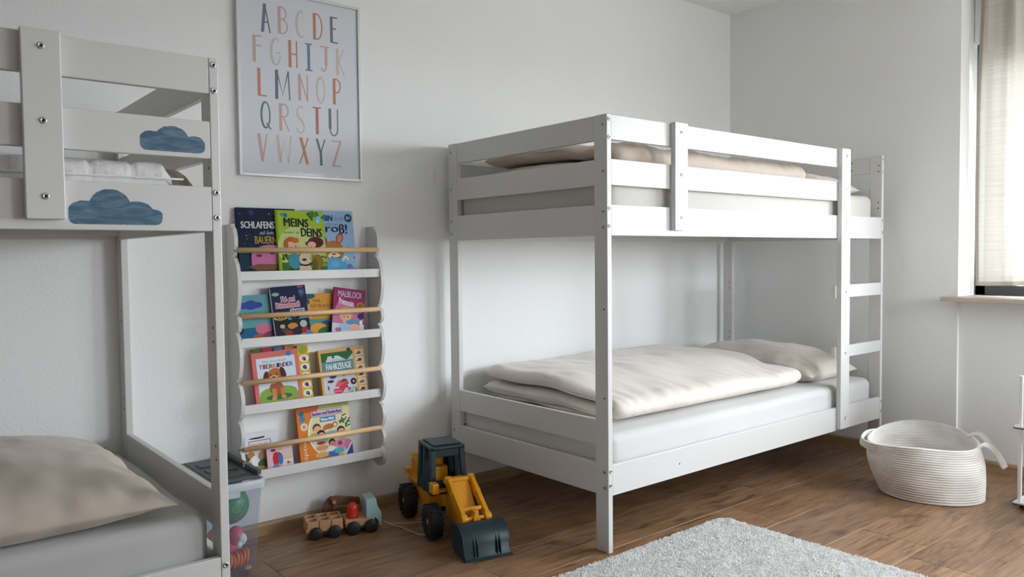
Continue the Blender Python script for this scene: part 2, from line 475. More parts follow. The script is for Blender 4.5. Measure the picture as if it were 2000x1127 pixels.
# ------------------------------------------------------------------ window with sill
FXW, SX = 2.375, 2.082
def window(name, WIN_Y0, WIN_Y1):
    win = bpy.data.objects.new(name, None); COL.objects.link(win); win['kind'] = 'structure'
    wf = MB()
    wy0, wy1, wz0, wz1 = WIN_Y0, WIN_Y1 - .006, WIN_Z0, 2.12
    for (a0, a1, c0, c1) in ((wy0, wy1, wz0, wz0 + .05), (wy0, wy1, wz1 - .05, wz1), (wy0, wy0 + .05, wz0, wz1), (wy1 - .05, wy1, wz0, wz1)):
        wf.box(FXW, FXW + .07, a0, a1, c0, c1)
    obj('frame', wf, M['anthracite'], win, .004)
    mid = (wy0 + wy1) / 2
    for (s0, s1) in ((wy0 + .055, mid), (mid, wy1 - .055)):
        sf = MB()
        z0, z1 = wz0 + .055, wz1 - .055
        for (a0, a1, c0, c1) in ((s0, s1, z0, z0 + .045), (s0, s1, z1 - .045, z1), (s0, s0 + .045, z0, z1), (s1 - .045, s1, z0, z1)):
            sf.box(FXW - .012, FXW + .05, a0, a1, c0, c1)
        so = obj('sash', sf, M['anthracite'], win, .006)
        box_obj('pane', FXW + .018, FXW + .024, s0 + .04, s1 - .04, z0 + .04, z1 - .04, M['glass'], so)
        if s1 > mid + .01:
            hb = MB(); hb.box(FXW - .034, FXW - .013, s0 + .012, s0 + .034, 1.42, 1.50); hb.box(FXW - .046, FXW - .034, s0 + .016, s0 + .03, 1.34, 1.48)
            obj('handle', hb, M['silver'], so, .003)
    box_obj('shutter_box', 2.33, FXW + .07, wy0, wy1, wz1, WIN_Z1, M['wall'], win)
    sl = MB()
    sl.prism([(SX, WIN_Y0 - .05), (SX, WIN_Y1 + .0455), (WX - .001, WIN_Y1 + .0455), (WX - .001, WIN_Y1 - .001), (FXW + .07, WIN_Y1 - .001), (FXW + .07, WIN_Y0 + .001), (WX - .001, WIN_Y0 + .001), (WX - .001, WIN_Y0 - .05)], .826, .849)
    obj('sill', sl, M['sillwood'], win, .002)
window('window_1', WIN_Y0, WIN_Y1)
dr = bpy.data.objects.new('window_2', None); COL.objects.link(dr); dr['kind'] = 'structure'
df_ = MB(); dm = (D_X0 + D_X1) / 2
for (a0, a1, c0, c1) in ((D_X0, D_X1, D_Z0, D_Z0 + .07), (D_X0, D_X1, D_Z1 - .07, D_Z1), (D_X0, D_X0 + .07, D_Z0, D_Z1), (D_X1 - .07, D_X1, D_Z0, D_Z1), (dm - .05, dm + .05, D_Z0, D_Z1)):
    df_.box(a0, a1, Y0 - .14, Y0 - .07, c0, c1)
obj('frame', df_, M['anthracite'], dr, .004)
for (a0, a1) in ((D_X0 + .065, dm - .045), (dm + .045, D_X1 - .065)):
    box_obj('pane', a0, a1, Y0 - .108, Y0 - .102, D_Z0 + .065, D_Z1 - .065, M['glass'], dr)
box_obj('handle', dm - .075, dm - .055, Y0 - .069, Y0 - .02, 1.38, 1.50, M['silver'], dr, .004)

# curtain: gathered top, soft folds, darker doubled hems
def curtain():
    t = thing('curtain', 'sheer natural linen curtain with darker hem hanging in the window recess', 'curtain', (2.272, -.36, .9))
    Wd, H = .40, 1.46
    nx, nzr = 150, 60
    def P(u, v):          # u along width 0..1 (towards -y), v from bottom 0..1
        yy = -u * Wd
        fold = .5 * math.sin(u * 22 + 1.0) + .3 * math.sin(u * 40 + .6) + .2 * math.sin(u * 11)
        gather = smooth01((v - .45) / .55)
        amp = .014 + .020 * gather
        xx = amp * fold + .006 * nz(u * 9, v * 3)
        if u < .12: xx += .02 * (1 - u / .12) * (1 - gather * .3)
        edge = (.030 * (math.sin(v * PI * .9)) * (1 - u) * (1 if u < .35 else 0)) if False else 0
        dy = .014 * math.sin((1 - v) * 2.6) * (1 - u) ** 6 * (1 if v < .85 else (1 - v) / .15)
        return (xx, yy + dy, v * H + .010 * u * (1 - v))
    hb = .020 / H; hs = .014 / Wd
    def grid(us, vs, name, m, off=0.0):
        b = MB(); vv = []
        for v in vs:
            for u in us:
                p = P(u, v); vv.append((p[0] - off, p[1], p[2]))
        n = len(us)
        ff = [(i * n + j, i * n + j + 1, (i + 1) * n + j + 1, (i + 1) * n + j) for i in range(len(vs) - 1) for j in range(n - 1)]
        b.add(vv, ff, 0, True)
        return obj(name, b, m, t)
    lin = lambda a, b, n: [a + (b - a) * i / n for i in range(n + 1)]
    grid(lin(hs, 1, nx), lin(hb, 1, nzr), 'cloth', M['curtain'])
    grid(lin(0, 1, nx), lin(0, hb, 2), 'bottom_hem', M['hem'])
    grid(lin(0, hs, 2), lin(hb, 1, nzr), 'side_hem', M['hem'])
    rail = MB().cyl((0, .03, H + .012), (0, -1.6, H + .012), .010, 12)
    r = obj('curtain_rod', rail, M['whiteplastic']); r.location = (2.272, -.36, .9)
    tag(r, 'white rod carrying the linen curtain at the top of the window recess', 'curtain rod')
curtain()

# ------------------------------------------------------------------ bunk beds
BL, BW, BH = 2.06, .97, 1.57
PW, PT = .0635, .0225
def bolt_mesh():
    m = MB()
    m.lathe([(.0074, 0), (.0074, .0016), (.0064, .0026), (.0036, .0026), (.0033, .0012)], 12, 0)
    m.lathe([(.0032, .00125), (.0001, .0013)], 6, 1, cap0=False)
    return m.mesh('bolt', [M['bolt'], M['dark']])
BOLT = bolt_mesh()
ZA, ZB, ZC, ZD, ZE, ZF, ZG, ZH, ZI, ZJ = 1.569, 1.481, 1.413, 1.321, 1.252, 1.142, .4785, .3855, .319, .207

def bunk(loc, label, mirror, pre):
    t = thing('bunk_bed', label, 'bunk bed', loc, 0, 'white bunk beds')
    def bx(name, x0, x1, y0, y1, z0, z1, bevel=.0022, parent=t):
        if mirror: x0, x1 = BL - x1, BL - x0
        return box_obj(name, x0, x1, y0, y1, z0, z1, M['white'], parent, bevel)
    def bolt(p, d):
        p = list(p)
        if mirror: p[0] = BL - p[0]; d = (-d[0], d[1], d[2])
        o = link('bolt', BOLT, t, p); o.rotation_euler = Vector(d).to_track_quat('Z', 'X').to_euler(); return o
    for x0 in (0, BL - PT):
        for y0 in (0, BW - PW): bx('post', x0, x0 + PT, y0, y0 + PW, 0, BH)
    # end panels
    for x0 in (.0015, BL - PT + .0015):
        for za, zb in ((ZB, ZA), (ZD, ZC), (ZF, ZE), (ZH, ZG), (ZJ, ZI)):
            bx('end_rail', x0, x0 + .0195, PW, BW - PW, zb, za) if False else bx('end_rail', x0, x0 + .0195, PW, BW - PW, za, zb)
    # long side rails
    LADX = 1.592
    xi0, xi1 = PT, BL - PT
    rails = {}
    for za, zb, xe in ((ZB, ZA, LADX + .05), (ZD, ZC, LADX + .05), (ZF, ZE, xi1), (ZJ, ZI, xi1)):
        rails[zb] = bx('side_rail', xi0, xe, .001, .021, za, zb)
    for za, zb in ((ZB, ZA), (ZD, ZC), (ZF, ZE), (ZJ, ZI)):
        bx('side_rail', xi0, xi1, BW - .021, BW - .001, za, zb)
    # guard plank and ladder
    bx('guard_plank', .348, .424, -.0225, 0, 1.164, 1.572)
    bx('ladder_upright', LADX, LADX + .082, -.0225, 0, .217, 1.571)
    for za, zb in ((.853, .916), (.560, .617)):
        bx('ladder_step', LADX - .012, xi1, .001, .021, za, zb)
    # slat battens and slats
    for zt in (ZF, ZJ):
        bx('slat_batten', xi0, xi1, .021, .045, zt + .012, zt + .04)
        bx('slat_batten', xi0, xi1, BW - .045, BW - .021, zt + .012, zt + .04)
        for k in range(13):
            x = .08 + k * .15
            bx('slat', x, x + .07, .022, BW - .022, zt + .0405, zt + .0555, .001)
    # bolts
    for x, dx in ((0, -1), (BL, 1)):
        for yy in (.019, BW - .019):
            for z in (1.534, 1.370, 1.227, 1.172, .293, .236): bolt((x, yy, z), (dx, 0, 0))
    for x in (.0115, BL - .0115):
        for z in (1.552, 1.489, 1.238, 1.176, .297, .246): bolt((x, 0, z), (0, -1, 0))
    for z in (1.536, 1.376, 1.213): bolt((.386, -.0225, z), (0, -1, 0))
    for z in (1.536, 1.376, 1.213, .884, .588, .268): bolt((LADX + .045, -.0225, z), (0, -1, 0))
    # unused pilot holes, dark dots in the posts
    h = MB()
    def hole(p, d):
        p = list(p); d = list(d)
        if mirror: p[0] = BL - p[0]; d[0] = -d[0]
        p = Vector(p); d = Vector(d)
        h.cyl(p - d * .001, p + d * .0003, .0036, 8)
    for z in (.88, .56): hole((0, .018, z), (-1, 0, 0))
    for xx, d in ((PT, 1), (BL - PT, -1)):
        for z in (1.52, 1.49, 1.33, 1.30, .90, .865, .60, .565): 
            hole((xx, .018, z), (d, 0, 0)); hole((xx, BW - .045, z), (d, 0, 0))
    for xx in (.4, 1.7): hole((xx, .001, .257), (0, -1, 0))
    for z in (1.545, 1.505): hole((BL - PT, .16, z), (-1, 0, 0))
    obj('pilot_hole', h, M['dark'], t, kind='stuff')
    return t, rails

bed1, _ = bunk((0, 0, 0), 'white wooden bunk bed standing in the corner by the window, ladder on its window end', False, 'a')
LX, LY = -1.335 - BL, .05
bed2, rails2 = bunk((LX, LY, 0), 'white wooden bunk bed with two blue clouds painted on its rails', True, 'b')

def cloud(parent, pts, y, name='painted_cloud'):
    """outline given as circles (x, z, r) over a flat base; thin coat of paint on the rail face"""
    b = MB()
    # union of discs approximated by a fan outline in polar steps about the centre
    cx = sum(p[0] for p in pts['c']) / len(pts['c']); z0 = pts['base']
    out = []
    n = 120
    for i in range(n + 1):
        x = pts['x0'] + (pts['x1'] - pts['x0']) * i / n
        zt = z0
        for (a, c, rx, rz) in pts['c']:
            d = (x - a) / rx
            if abs(d) < 1: zt = max(zt, c + rz * math.sqrt(1 - d * d))
        zb = z0
        for xe, sgn in ((pts['x0'], 1), (pts['x1'], -1)):
            d = (x - xe) * sgn; r = .016
            if d < r: zb = max(zb, z0 + .012 * (1 - math.sqrt(max(0, 1 - (1 - d / r) ** 2))) * 1.2)
        out.append((x, zb + .0008 * nz(x * 160, 3), max(zt + .0012 * nz(x * 120, 9), zb + .0004)))
    v = [(x, y - .0006, a) for x, a, c in out] + [(x, y - .0006, c) for x, a, c in out]
    v += [(x, y + .0002, a) for x, a, c in out] + [(x, y + .0002, c) for x, a, c in out]
    m = n + 1
    f = [(i, i + 1, m + i + 1, m + i) for i in range(n)]
    f += [(2 * m + i, 2 * m + i + 1, i + 1, i) for i in range(n)] + [(m + i, m + i + 1, 3 * m + i + 1, 3 * m + i) for i in range(n)]
    b.add(v, f)
    o = obj(name, b, M['cloud'], parent); o['label'] = 'blue brush-painted cloud'
    return o
dx = -LX
def wc(x): return x + dx
cloud(rails2[ZC], dict(x0=wc(-1.520), x1=wc(-1.371), base=1.332, c=[(wc(-1.494), 1.358, .027, .020), (wc(-1.448), 1.366, .037, .027), (wc(-1.396), 1.352, .026, .021), (wc(-1.42), 1.36, .03, .012)]), .001)
cloud(rails2[ZE], dict(x0=wc(-1.674), x1=wc(-1.475), base=1.155, c=[(wc(-1.642), 1.184, .033, .024), (wc(-1.588), 1.196, .044, .040), (wc(-1.532), 1.186, .036, .024), (wc(-1.500), 1.177, .027, .016)]), .001)

# ---------------- mattresses, bedding
def mattress(name, label, x0, x1, y0, y1, z0, z1, m, group, seams=False, piping=None):
    t = thing(name, label, 'mattress', ((x0 + x1) / 2, (y0 + y1) / 2, z0), 0, group)
    L, W, H = x1 - x0, y1 - y0, z1 - z0
    nx, ny = 80, 36
    b = MB(); r = .035
    def sm(a, n): return [-.5 + i / n for i in range(n + 1)]
    # rounded slab: ring profile round the perimeter, then top
    def outline(inset):
        pts = []
        rc = .05
        hx, hy = L / 2 - inset, W / 2 - inset
        rcc = max(rc - inset, .01)
        def arc(cx, cy, a0):
            for k in range(7):
                a = a0 + PI / 2 * k / 6
                pts.append((cx + rcc * math.cos(a), cy + rcc * math.sin(a)))
        def edge(p, q, n):
            for k in range(1, n): pts.append((p[0] + (q[0] - p[0]) * k / n, p[1] + (q[1] - p[1]) * k / n))
        arc(hx - rcc, hy - rcc, 0); edge((hx - rcc, hy), (-hx + rcc, hy), 30)
        arc(-hx + rcc, hy - rcc, PI / 2); edge((-hx, hy - rcc), (-hx, -hy + rcc), 14)
        arc(-hx + rcc, -hy + rcc, PI); edge((-hx + rcc, -hy), (hx - rcc, -hy), 30)
        arc(hx - rcc, -hy + rcc, 1.5 * PI); edge((hx, -hy + rcc), (hx, hy - rcc), 14)
        return pts
    prof = [(.012, 0), (.002, .012), (0, .03)] + [(.0, H * .5)] + [(r * (1 - math.cos(a)), H - r + r * math.sin(a)) for a in [PI / 2 * k / 6 for k in range(7)]] + [(.06, H + .001), (.12, H + .002), (.2, H + .003)]
    rings = []
    for ins, z in prof:
        ring = []
        for (px, py) in outline(ins):
            w = smooth01((z / H - .1) / .4)
            d = .004 * nz(px * 5, py * 5, z * 9) * w
            ring.append((px * (1 + d * .5), py * (1 + d), z + .004 * nz(px * 4 + 7, py * 4) * (1 if z > H * .8 else 0)))
        rings.append(ring)
    b.ring_sweep(rings, 0, True, True, True, True)
    obj('core', b, m, t)
    return t
mattress('mattress', 'mattress in a white sheet on the lower bunk by the window', .032, 2.012, .026, .945, .264, .418, M['sheet'], 'mattresses on the bunks')
mattress('mattress', 'mattress in a beige sheet on the upper bunk by the window', .032, 2.012, .026, .945, 1.200, 1.362, M['beige_sheet'], 'mattresses on the bunks')
mattress('mattress', 'mattress in a grey sheet on the lower bunk of the bed with painted clouds', LX + .05, -1.368, LY + .03, LY + .94, .264, .424, M['grey_sheet'], 'mattresses on the bunks')

def quilted():
    t = thing('mattress', 'white quilted mattress topper on the upper bunk behind the painted clouds', 'mattress', (LX + .03, LY + .033, 1.199), 0, 'mattresses on the bunks')
    L, W, H = 1.93, .91, .108
    b = MB(); nx = 240
    rings = []
    prof = [(.01, 0), (0, .012), (0, .060), (.004, .064), (0, .068), (-.004, .085), (.004, .100), (.02, H), (.2, H + .004)]
    for i in range(nx + 1):
        x = L * i / nx
        seam = abs(((x + .02) / .084 + .12 * nz(x * 3, 2)) % 1 - .5) * 2      # 1 at the seams
        dip = .0045 * max(0, (seam - .88) / .12) ** 1.2
        e = min(1, min(x, L - x) / .03); e = math.sqrt(max(0, 1 - (1 - e) ** 2))
        ring = []
        for (a, z) in prof:
            k = 1 if .064 < z else 0
            zz = (z - (dip if z > .09 else 0)) * (.25 + .75 * e) + .005 * nz(x * 12, z * 20) * (1 if z > .09 else 0)
            ring.append((x, a + dip * k + .004 * nz(x * 16, 4, z * 30) * k + (1 - e) * .01, zz))
        back = [(x, W - a, (z) * (.25 + .75 * e)) for a, z in reversed(prof)]
        rings.append(ring + back)
    b.ring_sweep(rings, 0, True)
    obj('cover', b, M['quilt'], t)
    zp = MB().tube([(.9 + i * .05, -.0015 + .0006 * (i % 2), .0705 + .002 * nz(i * .7, 1)) for i in range(22)], .0028, 6)
    obj('zip', zp, M['whiteplastic'], t)
quilted()

def pillow(name, label, cx, cy, z, wx, wy, h, m, rot=0, seed=0, group='beige pillows', wr=1.0, taper=0, flatness=.55, name_part='cushion'):
    t = thing(name, label, name, (cx, cy, z), rot, group)
    nx, ny = 64, 64
    def prof(u): return max(0, 1 - abs(u) ** 2.6) ** flatness
    def P(u, v, s):
        pin = 1 - .07 * (1 - v * v) * abs(u) ** 3
        pin2 = 1 - .05 * (1 - u * u) * abs(v) ** 3
        x = u * wx / 2 * pin; y = v * wy / 2 * pin2
        f = prof(u) * prof(v)
        edge = (1 - f)
        wri = wr * (.010 * nz(u * 3 + seed, v * 3, 2) + .007 * nz(u * 9 + seed, v * 5, 5) * (.3 + edge) + .006 * math.sin(v * 26 + 4 * nz(u * 2, v * 3, seed)) * max(0, abs(u) - .55) * 1.6
                    + .006 * math.sin(u * 24 + 4 * nz(u * 3, v * 2, seed + 3)) * max(0, abs(v) - .6) * 1.6)
        zm = h * .22
        if s > 0: zz = zm + (h - zm) * f * (1 - taper * u) + wri * min(1, f * 3)
        else: zz = zm * (1 - min(1, f * 2.2)) + .002
        return (x + .004 * nz(v * 5, u * 5, seed), y + .004 * nz(u * 6, v * 6, seed + 9), max(.0005, zz))
    b = MB(); n = nx + 1
    us = [-math.cos(PI * i / nx) for i in range(nx + 1)]; vs_ = [-math.cos(PI * i / ny) for i in range(ny + 1)]
    top = [P(u, v, 1) for v in vs_ for u in us]; bot = [P(u, v, -1) for v in vs_ for u in us]
    f = [(i * n + j, i * n + j + 1, (i + 1) * n + j + 1, (i + 1) * n + j) for i in range(ny) for j in range(nx)]
    o = n * (ny + 1)
    b.add(top + bot, f + [tuple(o + k for k in reversed(q)) for q in f], 0, True)
    me = b.mesh(name_part, [m])
    bm = bmesh.new(); bm.from_mesh(me)
    bmesh.ops.remove_doubles(bm, verts=bm.verts, dist=.0012); bmesh.ops.recalc_face_normals(bm, faces=bm.faces)
    bm.to_mesh(me); bm.free()
    link(name_part, me, t)
    return t
pillow('pillow', 'plump beige pillow at the window end of the lower bunk', 1.780, .535, .421, .46, .86, .168, M['linen'], 0, 1)
pillow('pillow', 'beige pillow on the upper bunk beside the ladder opening', 1.80, .52, 1.365, .44, .84, .135, M['linen'], 0, 5)
pillow('pillow', 'large sand-coloured pillow on the lower bunk of the bed with painted clouds', -1.865, LY + .44, .4275, .84, .80, .165, M['linen_dark'], 0, 9, wr=1.3, flatness=.60)
pillow('mattress_cover', 'rumpled tan mattress cover end, shadow put in its dark colour, beside the quilted topper above the larger cloud', LX + 1.994, LY + .30, 1.199, .062, .52, .118, M['linen_dark'], 0, 12, wr=.6, group=None, name_part='fold')  # end of the tan mattress cover, its deep shadow put into the colour

def duvet(label, x0, y0, z0, L, W, T, seed, front=.62, tilt=0.0, m='linen'):
    t = thing('duvet', label, 'duvet', (x0, y0, z0), 0, 'folded beige duvets')
    nsec = 110
    def layer(W0, W1, zc, tau, fold_z=None, xs=0.0, xe=0.0, sd=0):
        """closed outline of one folded layer: centre line goes back -> front -> back"""
        cl = []
        if fold_z is None:
            n = 30
            for i in range(n + 1): cl.append((W1 + (W0 - W1) * i / n, zc))
        else:
            n = 26; r = (fold_z - zc) / 2
            for i in range(n + 1): cl.append((W1 + (W0 + r - W1) * i / n, zc))
            for i in range(1, 12):
                a = -PI / 2 - PI * i / 12
                cl.append((W0 + r + r * math.cos(a), zc + r + r * math.sin(a)))
            for i in range(n + 1): cl.append((W0 + r + (W1 - W0 - r) * i / n, fold_z))
        return cl, tau, xs, xe, sd
    def sweep(b, cl, tau, xs, xe, sd):
        rings = []
        m = len(cl)
        nor = []
        for i in range(m):
            a, c = cl[max(0, i - 1)], cl[min(m - 1, i + 1)]
            d = Vector((c[0] - a[0], c[1] - a[1])).normalized(); nor.append((-d.y, d.x))
        for k in range(nsec + 1):
            s = k / nsec; s = .5 - .5 * math.cos(PI * s)
            e = min(s, 1 - s) * L / .05; e = math.sqrt(max(0.0, 1 - (1 - min(1, e)) ** 2))
            out, inn = [], []
            for i in range(m):
                yy, zz = cl[i]
                q = min(i, m - 1 - i); w = math.sqrt(max(0.02, 1 - (1 - min(1, q / 2.5)) ** 2))
                h = tau / 2 * (.06 + .94 * e) * w
                out.append((yy + nor[i][0] * h, zz + nor[i][1] * h)); inn.append((yy - nor[i][0] * h, zz - nor[i][1] * h))
            ring = []
            for yy, zz in out + inn[::-1]:
                x = xs + s * (L - xs - xe)
                rel = zz / T
                ff = front + (1 - front) * smooth01(yy / .42)
                z2 = zz * ff * (1 + tilt * s)
                dz = (.013 * nz(x * 3.3 + seed, yy * 4.2, sd) + .006 * nz(x * 11, yy * 9, seed) + .0024 * math.sin(x * 85 + 9 * nz(x * 3, yy * 3, seed)) * (1 - smooth01(yy / .2))) * smooth01(rel * 1.3)
                xo = .030 * nz(yy * 5, zz * 9, seed + sd) * (1 - s) ** 4 + .02 * nz(yy * 9, zz * 20, seed + 2) * s ** 6
                yo = .012 * nz(x * 3.5, seed, zz * 5) * (1 - smooth01(yy / .3))
                ring.append((x + xo, yy + yo, max(.0006, z2 + dz)))
            rings.append(ring)
        b.ring_sweep(rings, 0, True)
    b = MB()
    tau = T * .40
    sweep(b, *layer(0, W, tau / 2 + T * .12, tau, T - tau / 2, 0, 0, 1))
    obj('folded_cover', b, M[m], t)
    b = MB()
    sweep(b, *layer(.03, W * .97, T * .09, T * .15, None, .02, .06, 4))
    obj('lower_fold', b, M[m], t)
    return t
duvet('folded beige duvet on the lower bunk by the window', .165, .125, .424, 1.30, .83, .148, 3)
duvet('folded beige duvet on the upper bunk behind the guard rails', .125, .105, 1.368, 1.33, .76, .160, 11, front=.80, m='linen_mid')

# ------------------------------------------------------------------ poster
def poster():
    t = thing('alphabet_poster', 'framed alphabet poster in a slim silver frame between the bunk beds', 'poster', (-.928, WY, 1.387))
    Wp, Hp = .515, .714
    fr = MB(); w = .011; d0, d1 = -.020, -.0005
    fr.box(0, w, d0, d1, 0, Hp); fr.box(Wp - w, Wp, d0, d1, 0, Hp); fr.box(w, Wp - w, d0, d1, 0, w); fr.box(w, Wp - w, d0, d1, Hp - w, Hp)
    obj('frame', fr, M['silver'], t, .0015)
    pr = box_obj('print', w, Wp - w, -.0125, -.002, w, Hp - w, M['paper'], t)
    box_obj('glass_pane', w, Wp - w, -.0165, -.0145, w, Hp - w, M['posterglass'], t)
    slate, rose, beige, rust, blue, teal, darkr = (120, 126, 142), (204, 172, 170), (204, 194, 186), (194, 140, 120), (118, 142, 166), (112, 130, 138), (184, 124, 118)
    B_, S_ = .0124, .0056           # broad and slim pen
    def arc(cx, cy, rx, ry, a0, a1, n=14): return [(cx + rx * math.cos(math.radians(a0 + (a1 - a0) * i / n)), cy + ry * math.sin(math.radians(a0 + (a1 - a0) * i / n))) for i in range(n + 1)]
    G = {
     'A': [([(.18, 0), (.45, 1)], B_), ([(.45, 1), (.95, 0)], S_), ([(.22, .36), (.80, .36)], S_)],
     'B': [([(.16, 0), (.16, 1)], B_), ([(.16, .98)] + arc(.42, .76, .42, .22, 90, -90) + [(.2, .54)], S_), ([(.2, .54)] + arc(.45, .28, .50, .26, 90, -90) + [(.16, .02)], S_)],
     'C': [(arc(.58, .5, .42, .5, 60, 165), S_), (arc(.58, .5, .46, .48, 110, 250), B_ * .75), (arc(.58, .5, .42, .5, 240, 305), S_)],
     'D': [([(.16, 0), (.16, 1)], B_), ([(.16, .98), (.4, .97)] + arc(.42, .5, .52, .47, 80, -80) + [(.16, .02)], S_)],
     'E': [([(.2, 0), (.2, 1)], B_), ([(.2, .98), (.95, .98)], S_), ([(.2, .55), (.78, .55)], S_), ([(.2, .02), (.98, .02)], S_)],
     'F': [([(.2, 0), (.2, 1)], B_), ([(.05, .97), (.98, .98)], S_), ([(.2, .62), (.9, .62)], S_)],
     'G': [(arc(.55, .5, .42, .5, 55, 130), S_), (arc(.52, .5, .42, .48, 105, 255), B_ * .8), (arc(.52, .5, .42, .48, 250, 345), S_), ([(.55, .47), (.98, .47)], S_)],
     'H': [([(.18, 0), (.18, 1)], B_), ([(.88, 0), (.88, 1)], S_), ([(.18, .5), (.88, .5)], S_)],
     'I': [([(.5, 0), (.5, 1)], B_), ([(.05, .98), (.95, .98)], S_), ([(.05, .02), (.95, .02)], S_)],
     'J': [([(.65, 1), (.65, .25)], B_ * .9), ([(.65, .28)] + arc(.38, .24, .27, .22, 0, -150), S_), ([(.05, .98), (.98, .98)], S_)],
     'K': [([(.2, 0), (.2, 1)], B_), ([(.9, 1), (.22, .42)], S_), ([(.36, .52), (.97, 0)], S_)],
     'L': [([(.22, 0), (.22, 1)], B_), ([(.22, .02), (.98, .02)], S_)],
     'M': [([(.12, 0), (.14, 1)], B_), ([(.14, 1), (.5, .15), (.86, 1)], S_), ([(.86, 1), (.92, 0)], S_)],
     'N': [([(.16, 0), (.16, 1)], B_), ([(.16, 1), (.88, 0)], S_), ([(.88, 0), (.88, 1)], S_)],
     'O': [(arc(.5, .5, .42, .48, 80, 280), B_ * .65), (arc(.5, .5, .42, .48, -90, 90), S_)],
     'P': [([(.2, 0), (.2, 1)], B_), ([(.2, .98)] + arc(.45, .72, .45, .26, 90, -90) + [(.2, .46)], S_)],
     'Q': [(arc(.48, .52, .40, .47, 90, 275), B_ * .65), (arc(.48, .52, .40, .47, -90, 90), S_), ([(.55, .22), (.95, 0)], S_)],
     'R': [([(.16, 0), (.16, 1)], B_), ([(.16, .98)] + arc(.45, .75, .45, .23, 90, -90) + [(.2, .52)], S_), ([(.4, .52), (.95, 0)], S_)],
     'S': [(arc(.52, .76, .36, .23, 45, 200), S_), ([(.16, .72), (.34, .55), (.68, .42), (.84, .26)], B_ * .75), (arc(.46, .24, .38, .24, 20, -160), S_)],
     'T': [([(.52, 0), (.52, .98)], B_), ([(.03, .98), (.98, .98)], S_)],
     'U': [([(.14, 1), (.14, .25)], B_), ([(.14, .28)] + arc(.5, .24, .36, .23, 180, 360) + [(.87, 1)], S_)],
     'V': [([(.12, 1), (.48, 0)], B_), ([(.48, 0), (.95, 1)], S_)],
     'W': [([(.1, 1), (.28, 0)], B_), ([(.28, 0), (.5, .8), (.78, 0), (.96, 1)], S_)],
     'X': [([(.18, 1), (.85, 0)], B_), ([(.95, 1), (.05, 0)], S_)],
     'Y': [([(.14, 1), (.5, .5)], B_ * .8), ([(.95, 1), (.5, .45)], S_), ([(.52, .55), (.56, 0)], B_ * .9)],
     'Z': [([(.06, .97), (.95, .97)], S_), ([(.88, .97), (.14, .03)], B_ * .8), ([(.08, .03), (.95, .03)], S_)],
    }
    tabl = [('A', -0.833, -0.794, 1.935, 2.043, slate), ('B', -0.765, -0.724, 1.94, 2.044, rose), ('C', -0.693, -0.652, 1.939, 2.041, beige), ('D', -0.619, -0.578, 1.941, 2.045, rust), ('E', -0.546, -0.51, 1.94, 2.044, slate),
     ('F', -0.868, -0.829, 1.818, 1.919, rose), ('G', -0.798, -0.754, 1.816, 1.919, beige), ('H', -0.725, -0.685, 1.817, 1.922, rust), ('I', -0.656, -0.623, 1.814, 1.921, blue), ('J', -0.592, -0.55, 1.82, 1.92, rose), ('K', -0.523, -0.483, 1.814, 1.92, beige),
     ('L', -0.853, -0.813, 1.692, 1.797, rust), ('M', -0.783, -0.717, 1.688, 1.8, slate), ('N', -0.688, -0.642, 1.693, 1.796, rose), ('O', -0.611, -0.571, 1.692, 1.796, beige), ('P', -0.539, -0.501, 1.694, 1.798, rust),
     ('Q', -0.841, -0.799, 1.568, 1.672, teal), ('R', -0.768, -0.726, 1.567, 1.672, rose), ('S', -0.7, -0.658, 1.566, 1.671, beige), ('T', -0.628, -0.591, 1.567, 1.674, darkr), ('U', -0.559, -0.513, 1.567, 1.675, teal),
     ('V', -0.855, -0.816, 1.444, 1.55, rose), ('W', -0.783, -0.718, 1.445, 1.55, beige), ('X', -0.688, -0.647, 1.445, 1.549, rust), ('Y', -0.618, -0.575, 1.443, 1.549, teal), ('Z', -0.549, -0.502, 1.442, 1.549, rose)]
    for ch, x0, x1, z0, z1, col in tabl:
        b = MB()
        for si, (pts, w) in enumerate(G[ch]):
            P = [Vector((x0 + .928 + px * (x1 - x0), z0 - 1.387 + py * (z1 - z0))) for px, py in pts]
            L, R = [], []
            for i, p in enumerate(P):
                d = (P[min(i + 1, len(P) - 1)] - P[max(i - 1, 0)]).normalized()
                nn = Vector((-d.y, d.x)) * w / 2
                L.append(p + nn); R.append(p - nn)
            n = len(P); yy = -.01265 - .00004 * si
            b.add([(p.x, yy, p.y) for p in L + R], [(i, i + 1, n + i + 1, n + i) for i in range(n - 1)])
        obj('letter', b, flat(*col), pr)
poster()

# ------------------------------------------------------------------ light switch beside the bed
sw = thing('light_switch', 'white square light switch on the wall beside the bunk bed by the window', 'light switch', (-.012, WY, 1.432))
box_obj('plate', -.032, .032, -.009, -.0005, -.032, .032, M['whiteplastic'], sw, .004)
box_obj('rocker', -.022, .022, -.013, -.0095, -.022, .022, M['whiteplastic'], sw, .002)

